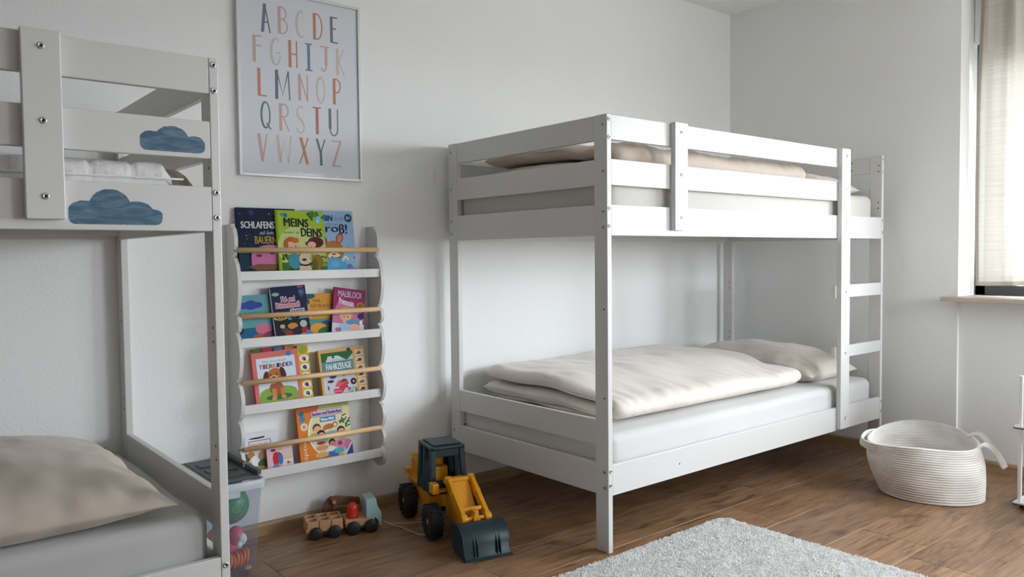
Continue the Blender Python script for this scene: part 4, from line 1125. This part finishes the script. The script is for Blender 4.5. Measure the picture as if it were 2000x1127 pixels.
# ------------------------------------------------------------------ rug
def rug():
    rx0, rx1, ry0, ry1 = -1.15, .606, -1.80, -.052
    t = thing('rug', 'pale grey rectangular shaggy rug with rounded corners on the plank floor', 'rug', (0, 0, .0005))
    rc = .045
    def inside(x, y, e=0):
        if not (rx0 + e < x < rx1 - e and ry0 + e < y < ry1 - e): return False
        for cx, cy, sx, sy in ((rx1 - rc, ry1 - rc, 1, 1), (rx0 + rc, ry1 - rc, -1, 1), (rx1 - rc, ry0 + rc, 1, -1), (rx0 + rc, ry0 + rc, -1, -1)):
            if (x - cx) * sx > 0 and (y - cy) * sy > 0 and math.hypot(x - cx, y - cy) > rc - e: return False
        return True
    poly = []
    for cx, cy, a0 in ((rx1 - rc, ry1 - rc, 0), (rx0 + rc, ry1 - rc, 90), (rx0 + rc, ry0 + rc, 180), (rx1 - rc, ry0 + rc, 270)):
        for k in range(7): a = math.radians(a0 + 15 * k); poly.append((cx + rc * math.cos(a), cy + rc * math.sin(a)))
    obj('backing', MB().prism(poly, 0, .010), M['rug'], t)
    # pile tufts, real fibres
    rnd = random.Random(3)
    vs, fs = [], []
    def tufts(xa, xb, ya, yb, step):
        nxx = int((xb - xa) / step); nyy = int((yb - ya) / step)
        for i in range(nxx):
            for j in range(nyy):
                x = xa + (i + rnd.random()) * step; y = ya + (j + rnd.random()) * step
                if not inside(x, y, .002): continue
                clump = nz(x * 60, y * 60); clump2 = nz(x * 14 + 5, y * 14)
                hgt = .007 + .0045 * rnd.random() + .003 * clump
                r = step * (.62 + .3 * rnd.random())
                a = rnd.random() * 6.28
                lx = step * 1.0 * (rnd.random() - .5) + .004 * clump2; ly = step * 1.0 * (rnd.random() - .5) + .004 * nz(x * 14, y * 14 + 9)
                o = len(vs)
                for k in range(3):
                    b = a + k * 2.0944
                    vs.append((x + r * math.cos(b), y + r * math.sin(b), .008))
                for k in range(3):
                    b = a + k * 2.0944 + .5
                    vs.append((x + lx + r * .55 * math.cos(b), y + ly + r * .55 * math.sin(b), .010 + hgt))
                fs.append((o, o + 1, o + 4, o + 3)); fs.append((o + 1, o + 2, o + 5, o + 4)); fs.append((o + 2, o, o + 3, o + 5)); fs.append((o + 3, o + 4, o + 5))
    tufts(-.45, rx1, -.95, ry1, .0036)
    tufts(rx0, -.45, ry0, ry1, .011)
    tufts(-.45, rx1, ry0, -.95, .011)
    me = bpy.data.meshes.new('pile'); me.from_pydata(vs, [], fs); me.materials.append(M['rug']); me.update()
    link('pile', me, t, kind='stuff')
rug()

# ------------------------------------------------------------------ rope basket
def basket():
    t = thing('rope_basket', 'slouching cream cotton rope basket with two loop handles by the window wall', 'basket', (1.585, -.435, 0))
    ang = math.atan2(-.924, .384)     # long axis across the view
    ca, sa = math.cos(ang), math.sin(ang)
    H = .262; rows = 23
    n = 96
    def shape(tt, a, inset=0.0):
        """tt 0 floor .. 1 rim; a angle; local u across, w in depth"""
        ru = .192 + .014 * math.sin(min(1, tt * 1.25) * PI * .62) - .010 * smooth01((tt - .55) / .45)
        rw = .170 + .022 * math.sin(min(1, tt * 1.2) * PI * .6) - .006 * smooth01((tt - .55) / .45)
        u = (ru - inset) * math.cos(a); w = (rw - inset) * math.sin(a)
        # slouch: the near left side bellies out, the right side tucks in
        c = math.cos(a); L = .5 - .5 * c          # L: 1 at the bellied end, 0 at the other
        u += -.020 * math.sin(tt * PI * .7) * L * L - .036 * tt + .022 * (1 - tt) * (1 - L) + .034 * tt * (1 - L) ** 2
        w += .022 * tt
        z = H * tt * (1 + .10 * math.sin(a) * tt - .10 * c * c * tt + (.035 if c < 0 else .0) * c * tt + .006 * math.sin(3 * a + 1))
        return (u * ca - w * sa, u * sa + w * ca, z)
    b = MB()
    rings = []
    for k in range(rows * 4 + 1):
        q = k / 4.0; s = abs(math.sin(q * PI))
        tt = q / rows
        rings.append([shape(tt, 2 * PI * i / n, -.0046 * s ** .6) for i in range(n)])
    top = rings[-1]
    inner = []
    for k in range(rows * 3, 0, -1):
        q = k / 3.0; s = abs(math.sin(q * PI)); tt = q / rows
        inner.append([shape(tt, 2 * PI * i / n, .008 - .0026 * s) for i in range(n)])
    inner2 = [(lambda r: [(p[0], p[1], max(p[2], .006)) for p in r])(r) for r in inner]
    b.ring_sweep([[(p[0], p[1], .0008) for p in rings[0]]] + rings + inner2, 0, True, True, True, True)
    obj('body', b, M['rope'], t)
    # loop handles: flat rope straps
    def strap(a0, pts, wd, th=.009, nrope=3):
        """pts: list of (u, w, z) centre line; strap made of nrope parallel ropes"""
        hb = MB()
        P = [Vector((u * ca - w * sa, u * sa + w * ca, z)) for u, w, z in pts]
        Q = []
        for i in range(len(P) - 1):
            p0, p1, p2, p3 = P[max(0, i - 1)], P[i], P[i + 1], P[min(len(P) - 1, i + 2)]
            for k in range(8):
                s = k / 8
                Q.append(.5 * ((2 * p1) + (-p0 + p2) * s + (2 * p0 - 5 * p1 + 4 * p2 - p3) * s * s + (-p0 + 3 * p1 - 3 * p2 + p3) * s ** 3))
        Q.append(P[-1])
        side = Vector((-a0[0] * 0 + a0[0] * ca - a0[1] * sa, a0[0] * sa + a0[1] * ca, a0[2])).normalized()
        for j in range(nrope):
            off = side * ((j - (nrope - 1) / 2) * wd / nrope)
            hb.tube([q + off for q in Q], wd / nrope * .52, 8)
        return hb
    def rim(a, du=0, dw=0, dz=0):
        x, y_, z = shape(1, math.radians(a))
        u, w = x * ca + y_ * sa, -x * sa + y_ * ca
        return (u + du, w + dw, z + dz)
    obj('handle', strap((.2, 0, 1), [rim(218, -.003, 0, -.016), rim(206, -.020, 0, -.014), rim(184, -.028, 0, -.012), rim(164, -.020, 0, -.008), rim(152, -.003, 0, -.014)], .034), M['rope'], t)
    obj('handle', strap((.5, .8, .2), [rim(-12, -.002, 0, -.012), rim(-8, .014, 0, .008), rim(-2, .048, 0, -.012), rim(2, .085, 0, -.075), rim(8, .098, 0, -.098), rim(18, .080, 0, -.060), rim(28, .035, 0, .004), rim(32, -.002, 0, -.008)], .036), M['rope'], t)
basket()

# ------------------------------------------------------------------ toy wheel loader
def loader():
    hx, hy = -.24, -.97
    t = thing('toy_wheel_loader', 'yellow and dark teal plastic toy wheel loader parked beside the bunk bed', 'toy vehicle', (-.27, .675, 0), math.atan2(.24, -.97))
    # local frame: +y forward, +x towards the bed rack side (left of the vehicle seen from the camera), z up
    R, Wd = .067, .052
    def wheel(x, y, out):
        w = MB()
        T = Matrix.Translation((x, y, R)) @ Matrix.Rotation(PI / 2, 4, 'Y')
        prof = [(.034, -Wd / 2 + .006), (.050, -Wd / 2), (.061, -Wd / 2 + .004), (R - .003, -Wd / 2 + .011), (R - .003, Wd / 2 - .011), (.061, Wd / 2 - .004), (.050, Wd / 2), (.034, Wd / 2 - .006)]
        w.lathe(prof, 36, 0, True, T)
        for k in range(18):
            a = 2 * PI * k / 18
            for sgn in (-1, 1):
                TT = T @ Matrix.Rotation(a + (.08 if sgn > 0 else -.08), 4, 'Z') @ Matrix.Translation((R - .0035, 0, sgn * .011)) @ Matrix.Rotation(sgn * .5, 4, 'X')
                w.box(-.002, .0034, -.0045, .0045, -.012, .012, 0, TT)
        wo = obj('wheel', w, M['rubber'], t)
        h = MB(); sg = 1 if out > 0 else -1
        hp = [(.0345, -.018 * sg), (.0345, .016 * sg), (.030, .0185 * sg), (.026, .012 * sg), (.012, .010 * sg), (.011, .020 * sg), (.004, .022 * sg)]
        h.lathe(hp, 24, 0, True, T)
        for k in range(6):
            TT = T @ Matrix.Rotation(2 * PI * k / 6, 4, 'Z') @ Matrix.Translation((.018, 0, .012 * sg))
            h.box(-.008, .009, -.003, .003, -.004, .004, 0, TT)
        obj('hub', h, M['hub'], wo)
    for yy in (-.150, .150):
        for sx in (-1, 1): wheel(sx * .085, yy, sx)
    # rear body with raised hood and louvres
    b = MB()
    b.box(-.052, .052, -.215, .015, .070, .165)
    b.box(-.058, .058, -.225, -.190, .085, .185)
    Ty = Matrix(((0, 0, 1, 0), (1, 0, 0, 0), (0, 1, 0, 0), (0, 0, 0, 1)))
    b.prism([(-.215, .165), (-.205, .250), (-.060, .275), (-.050, .165)], -.050, .050, 0, Ty)
    for k in range(4): b.box(.049, .055, -.19 + k * .034, -.168 + k * .034, .185, .235)
    for k in range(4): b.box(-.055, -.049, -.19 + k * .034, -.168 + k * .034, .185, .235)
    b.box(-.062, .062, -.205, -.095, .140, .152)
    b.box(.040, .068, -.245, -.205, .160, .182)
    b.box(-.068, -.040, -.245, -.205, .160, .182)
    obj('engine_hood', b, M['yellow'], t, .004)
    # seat block seen through the cab
    obj('seat', MB().box(-.03, .03, -.03, .02, .165, .235).box(-.03, .03, -.045, -.03, .165, .265), M['yellow'], t, .006)
    # cab: pillars, roof, lower doors
    c = MB()
    zb, zt = .150, .322
    def pillar(x0, y0, x1, y1, w):
        v = [(x0 - w, y0 - w, zb), (x0 + w, y0 - w, zb), (x0 + w, y0 + w, zb), (x0 - w, y0 + w, zb), (x1 - w, y1 - w, zt), (x1 + w, y1 - w, zt), (x1 + w, y1 + w, zt), (x1 - w, y1 + w, zt)]
        c.add(v, [(3, 2, 1, 0), (4, 5, 6, 7), (0, 1, 5, 4), (1, 2, 6, 5), (2, 3, 7, 6), (3, 0, 4, 7)])
    for sx in (-1, 1):
        pillar(sx * .066, .103, sx * .060, .088, .011); pillar(sx * .064, -.043, sx * .058, -.035, .013); pillar(sx * .067, .022, sx * .061, .020, .010)
        c.box(sx * .068 - .006, sx * .068 + .006, -.045, .105, .150, .195)
    c.box(-.068, .068, .097, .110, .150, .205)
    c.box(-.066, .066, -.052, -.040, .150, .322)
    c.box(-.062, .062, .078, .094, .292, .322)
    cab = obj('cab', c, M['teal'], t, .003)
    r = MB(); r.box(-.071, .071, -.050, .102, .322, .336); r.box(-.056, .056, -.035, .090, .336, .343); r.box(-.062, .062, .100, .112, .326, .334)
    obj('roof', r, M['teal'], cab, .006)
    # front frame and fenders, the articulated front steered a little aside
    FX = -.024
    f = MB()
    f.prism([(.090, .065), (.245, .060), (.250, .110), (.165, .215), (.100, .215), (.090, .15)], FX - .034, FX + .034, 0, Ty)
    f.box(-.072, .072, .085, .135, .165, .176); f.box(.055, .082, .105, .150, .165, .205); f.box(-.082, -.055, .105, .150, .165, .205)
    obj('front_frame', f, M['yellow'], t, .004)
    # lifting arms with cross tubes
    for sx in (-1, 1):
        a = MB()
        x0 = FX + sx * .047
        a.prism([(.120, .205), (.150, .232), (.175, .226), (.320, .128), (.330, .108), (.318, .096), (.298, .104), (.150, .198)], x0 - .008, x0 + .008, 0, Ty)
        for (yy, zz, rr) in ((.155, .216, .016), (.215, .180, .013), (.315, .112, .017)):
            a.cyl((x0 - .012, yy, zz), (x0 + .012, yy, zz), rr, 16)
        obj('lift_arm', a, M['yellow'], t, .0015)
    a = MB()
    a.cyl((FX - .046, .282, .136), (FX + .046, .282, .136), .009, 14)
    obj('cross_bar', MB().cyl((FX - .046, .160, .216), (FX + .046, .160, .216), .011, 14), M['yellow'], t, .002)
    obj('bucket_link', MB().cyl((FX - .052, .316, .112), (FX + .052, .316, .112), .007, 14).box(FX - .009, FX + .009, .270, .325, .108, .140).box(FX - .014, FX + .014, .300, .330, .100, .122), M['yellow'], t, .002)
    obj('cross_bar', a, M['yellow'], t, .002)
    # bucket: tipped forward, its curved back towards the room, ribs and side cheeks
    k = MB()
    path = [(.300, .080), (.312, .098), (.334, .108), (.362, .110), (.388, .099), (.407, .079), (.416, .052), (.420, .018), (.432, .006)]
    th = .005
    inn = []
    for i, (yy, zz) in enumerate(path):
        p0, p1 = path[max(0, i - 1)], path[min(len(path) - 1, i + 1)]
        d = Vector((p1[0] - p0[0], p1[1] - p0[1])).normalized()
        inn.append((yy + d.y * th, zz - d.x * th))
    k.prism(path + inn[::-1], FX - .088, FX + .088, 0, Ty, True)
    k.box(FX - .092, FX + .092, .418, .440, .002, .008)
    ch = path[:-1] + [(.415, .004), (.330, .003), (.300, .030), (.288, .066)]
    for sx in (-1, 1): k.prism(ch, FX + sx * .088 - .003, FX + sx * .088 + .003, 0, Ty)
    for x in (FX - .050, FX - .038, FX + .038, FX + .050):
        k.prism([(.400, .090), (.412, .070), (.424, .052), (.430, .010), (.416, .010)], x - .002, x + .002, 0, Ty)
    obj('bucket', k, M['teal'], t, .001)
    return t
loader()

# ------------------------------------------------------------------ wooden toy truck with trailer
def truck():
    t = thing('wooden_toy_truck', 'wooden pull-along truck with mint cab, red dome and hollow trailer', 'toy vehicle', (-.618, .842, 0), math.radians(-17.5))
    def wheels(xs, r, host=None):
        for x in xs:
            for sy in (-1, 1):
                w = MB(); y0 = sy * .0535
                T = Matrix.Translation((x, y0, r)) @ Matrix.Rotation(PI / 2, 4, 'X')
                w.lathe([(.003, -.006), (r - .003, -.006), (r, -.003), (r, .003), (r - .003, .006), (.003, .006)], 24, 0, True, T)
                obj('wheel', w, M['wheelblack'], t)
    wheels((-.106, -.036), .0245); wheels((.036, .104), .0265)
    # trailer: block with six oval wells
    tr = MB(); x0, x1, y0, y1, z0, z1 = -.142, -.004, -.047, .047, .030, .071
    tr.box(x0, x1, y0, y1, z0, z0 + .012)
    nx, ny = 3, 2
    cw, ch = (x1 - x0) / nx, (y1 - y0) / ny
    for i in range(nx):
        for j in range(ny):
            cx, cy = x0 + cw * (i + .5), y0 + ch * (j + .5)
            m = 24; inner, outer = [], []
            for k in range(m):
                a = 2 * PI * (k + .5) / m
                ex = math.copysign(abs(math.cos(a)) ** .6, math.cos(a)); ey = math.copysign(abs(math.sin(a)) ** .6, math.sin(a))
                s = max(abs(math.cos(a)), abs(math.sin(a)))
                outer.append((cx + cw / 2 * math.cos(a) / s, cy + ch / 2 * math.sin(a) / s))
                inner.append((cx + (cw / 2 - .0045) * ex, cy + (ch / 2 - .004) * ey))
            rings = [[(p[0], p[1], z0 + .012) for p in outer], [(p[0], p[1], z1) for p in outer], [(p[0], p[1], z1) for p in inner], [(p[0], p[1], z1 - .026) for p in inner]]
            tr.ring_sweep(rings, 0, False, True, False, True)
    tr.box(-.139, -.007, -.030, .030, .018, .030)
    for x in (-.106, -.036): tr.cyl((x, -.056, .0245), (x, .056, .0245), .004, 10)
    obj('trailer', tr, M['beech'], t)
    ch_ = MB().box(.006, .120, -.046, .046, .030, .058).box(.010, .120, -.028, .028, .016, .030).box(-.008, .010, -.004, .004, .026, .032).cyl((.036, -.056, .0265), (.036, .056, .0265), .004, 10).cyl((.104, -.056, .0265), (.104, .056, .0265), .004, 10)
    obj('chassis', ch_, M['beech'], t, .002)
    dm = MB(); T = Matrix.Translation((.040, -.008, .058))
    dm.lathe([(.0235, 0), (.0240, .006), (.0222, .010), (.0222, .035)] + [(.0222 * math.cos(a), .035 + .0222 * math.sin(a)) for a in [PI / 2 * k / 7 for k in range(1, 7)]] + [(.0005, .0573)], 28, 0, True, T)
    obj('dome', dm, M['redp'], t)
    cb = MB(); T = Matrix(((1, 0, 0, 0), (0, 0, 1, 0), (0, 1, 0, 0), (0, 0, 0, 1)))
    cb.prism([(.088, .056), (.086, .128), (.126, .132), (.132, .100), (.147, .072), (.148, .022), (.136, .022), (.132, .044), (.120, .056)], -.046, .046, 0, T)
    obj('cab', cb, M['mint'], t, .003)
truck()
st = MB()
st.tube([(-.482, .792, .040), (-.462, .797, .024), (-.438, .790, .006), (-.415, .725, .0016), (-.412, .665, .0016), (-.405, .610, .0016), (-.36, .59, .0016)], .0013, 6)
st.tube([(-.462, .797, .024), (-.430, .800, .004), (-.385, .770, .0016), (-.345, .745, .0016), (-.30, .72, .0016)], .0013, 6)
tag(obj('pull_string', st, M['string']), 'white pull string looping from the wooden truck to the toy loader', 'string')

def crane():
    t = thing('wooden_toy_crane', 'brown wooden hinged crane arm leaning behind the hollow trailer', 'toy', (-.60, .955, 0), math.radians(-8))
    b = MB(); T = Matrix(((1, 0, 0, 0), (0, 0, 1, 0), (0, 1, 0, 0), (0, 0, 0, 1)))
    b.prism([(-.088, .0), (-.034, .0), (.014, .104), (-.008, .116), (-.026, .106)], -.016, .0, 0, T)
    obj('post', b, M['brownwood'], t, .003)
    a = MB(); a.prism([(-.022, .112), (.006, .120), (.105, .098), (.106, .068), (-.006, .084)], -.030, -.0165, 0, T)
    ao = obj('arm', a, M['brownwood'], t, .003)
    obj('pivot', MB().cyl((-.004, -.0305, .096), (-.004, -.034, .096), .008, 14), M['beech'], ao)
    obj('foot', MB().box(-.085, .06, -.02, .02, .0, .022), M['brownwood'], t, .003)
crane()

# ------------------------------------------------------------------ clear storage bin with toys
def toybin():
    t = thing('storage_bin', 'clear plastic storage bin with dark grey folding lid between bunk bed and book rack', 'storage bin', (0, 0, 0))
    bx0, bx1, by0, by1 = -1.300, -1.026, .672, .985
    H = .325; fl = .024
    def rr(x0, x1, y0, y1, r, z):
        pts = []
        for cx, cy, a0 in ((x1 - r, y1 - r, 0), (x0 + r, y1 - r, 90), (x0 + r, y0 + r, 180), (x1 - r, y0 + r, 270)):
            for k in range(6): a = math.radians(a0 + 18 * k); pts.append((cx + r * math.cos(a), cy + r * math.sin(a), z))
        return pts
    def ring(z, ins=0.0):
        f = fl * z / H
        return rr(bx0 - f + ins, bx1 + f - ins, by0 - f + ins, by1 + f * .5 - ins, .022, z)
    b = MB()
    b.ring_sweep([ring(.003), ring(.012), ring(.12), ring(.30)] + [ring(.30, .0025), ring(.006, .0025)], 0, True, True, True, True)
    obj('tub', b, M['clear'], t)
    rm = MB()
    rm.ring_sweep([ring(.298, -.006), ring(.325, -.007), ring(.328, -.004), ring(.328, .004), ring(.298, .003)], 0, True, True, False, False)
    rm.box(-1.14, -1.09, by0 - fl - .012, by0 - fl - .006, .282, .300)
    obj('rim', rm, M['clear_rim'], t)
    ld = MB()
    lx0, lx1, ly0, ly1 = bx0 - fl, bx1 + fl, by0 - fl, by1 + fl * .5
    mid = (lx0 + lx1) / 2
    for (a, c) in ((lx0 + .012, mid - .001), (mid + .001, lx1 - .014)):
        ld.box(a, c, ly0 + .010, ly1 - .004, .3285, .338)
        for k in range(3):
            yy = ly0 + .05 + k * .09
            ld.box(a + .02, c - .025, yy, yy + .05, .338, .342)
    obj('lid', ld, M['lid'], t, .002)
    hd = MB()
    hd.box(lx1 - .020, lx1 - .004, ly0 + .014, ly0 + .130, .3390, .356); hd.box(lx1 - .020, lx1 - .004, ly0 + .152, ly1 - .02, .3390, .356)
    obj('lid_handle', hd, M['lid'], t, .003)
    lt = box_obj('latch', lx1 - .018, lx1 - .006, ly0 + .131, ly0 + .151, .339, .352, M['clear_rim'], t, .002)
    # contents
    s = thing('toy_sieve', 'round green plastic sieve pressed against the inside of the clear bin', 'toy', (-1.082, .760, .224))
    m = MB(); T = Matrix.Rotation(PI / 2, 4, 'X')
    m.lathe([(.0005, .062)] + [(.064 * math.sin(a), .062 * math.cos(a)) for a in [PI / 2 * k / 10 for k in range(1, 11)]] + [(.064, -.01), (.060, -.012), (.056, 0)], 40, 0, True, T)
    obj('bowl', m, M['sieve'], s)
    r = MB(); r.lathe([(.060, -.014), (.066, -.012), (.066, -.004), (.060, -.002)], 40, 0, True, T, False, False)
    obj('rim', r, M['greenp'], s)
    def blob(cx, cy, cz, rx, ry, rz, m, T=None, lum=.2, sd=0):
        rg = []
        for k in range(1, 12):
            a = PI * k / 12
            rg.append([(cx + rx * math.sin(a) * math.cos(p) * (1 + lum * nz(math.cos(p) * 2, math.sin(p) * 2, a * 2 + sd)), cy + ry * math.sin(a) * math.sin(p) * (1 + lum * nz(math.cos(p) * 2 + 4, math.sin(p) * 2, a * 2 + sd)), cz - rz * math.cos(a)) for p in [2 * PI * q / 20 for q in range(20)]])
        m.ring_sweep(rg, 0, True); return m
    def soft(name, label, m_, *bl):
        o = MB()
        for i, q in enumerate(bl): blob(*q, o, sd=i)
        return tag(obj(name, o, m_), label, 'toy')
    soft('pink_toy', 'bright pink plush toy low inside the clear bin', M['pinktoy'], (-1.058, .776, .100, .030, .030, .042), (-1.082, .780, .070, .034, .030, .034))
    soft('salmon_toy', 'salmon plush toy behind the pink one inside the clear bin', M['skintoy'], (-1.128, .780, .112, .028, .030, .036), (-1.195, .745, .108, .026, .036, .032), (-1.230, .735, .115, .036, .04, .045), (-1.262, .73, .13, .028, .04, .05))
    soft('white_toy', 'small white toy on top of the pink plush inside the clear bin', M['whiteplastic'], (-1.064, .698, .118, .015, .008, .020), (-1.076, .696, .102, .011, .008, .013))
    o = MB()
    for k in range(9):
        x = -1.140 + k * .0115; z = .052 - .012 * math.sin(k * .4) + (.004 if k % 2 else 0)
        T = Matrix.Translation((x, .715, z)) @ Matrix.Rotation(PI / 2 + .2, 4, 'Y')
        o.lathe([(.010, -.005), (.024, -.004), (.027, 0), (.024, .004), (.010, .005)], 18, 0, True, T)
    tag(obj('ribbed_tube', o, M['orangetoy']), 'orange ribbed toy tube at the bottom of the clear bin', 'toy')
    o = MB(); o.box(-1.27, -1.19, .70, .80, .012, .060)
    tag(obj('toy_block', o, M['whiteplastic'], bevel=.006), 'white block in the bottom corner of the clear bin', 'toy')
    soft('coral_toy', 'small coral toy on the floor of the clear bin under the orange tube', M['skintoy'], (-1.048, .700, .0145, .014, .012, .007))
toybin()

# ------------------------------------------------------------------ white metal trolley at the window side
def trolley():
    t = thing('metal_trolley', 'white metal shelf trolley standing near the rope basket under the window', 'trolley', (1.660, -.790, 0), math.radians(0))
    Wt, Dt = .34, .24      # along x, along -y
    p = MB()
    for x in (.010, Wt - .01):
        for yy in (.025, -Dt): 
            q = MB().box(x - .007, x + .007, yy - .007, yy + .007, .022, .555)
            obj('post', q, M['powder'], t, .002)
    for z in (.016, .335):
        s = MB(); s.box(-.020, Wt + .012, -Dt - .016, .042, z, z + .006)
        s.box(-.020, -.016, -Dt - .016, .042, z, z + .012); s.box(-.020, Wt + .012, .038, .042, z, z + .012)
        obj('tray', s, M['powder'], t, .001)
    for x in (.02, Wt - .02):
        for yy in (.02, -Dt + .01):
            obj('castor', MB().cyl((x - .006, yy, .008), (x + .006, yy, .008), .008, 14), M['rubber'], t)
    bk = thing('ring_binder', 'white ruled spine of a binder standing on the trolley tray', 'binder', (1.660, -.790, .3412))
    b = MB().box(.030, .200, -.030, .012, 0, .235)
    obj('cover', b, M['binder'], bk, .002)
    rl = MB()
    for k in range(9): rl.box(.0292, .0302, -.028, .004, .02 + k * .023, .024 + k * .023)
    obj('spine_ruling', rl, flat(150, 150, 150), bk, kind='stuff')
    g = thing('olive_book', 'olive green book behind the white binder on the trolley', 'book', (1.660, -.790, .3412))
    obj('cover', MB().box(.040, .210, -.060, -.034, 0, .250), M['greenbk'], g, .002)
trolley()
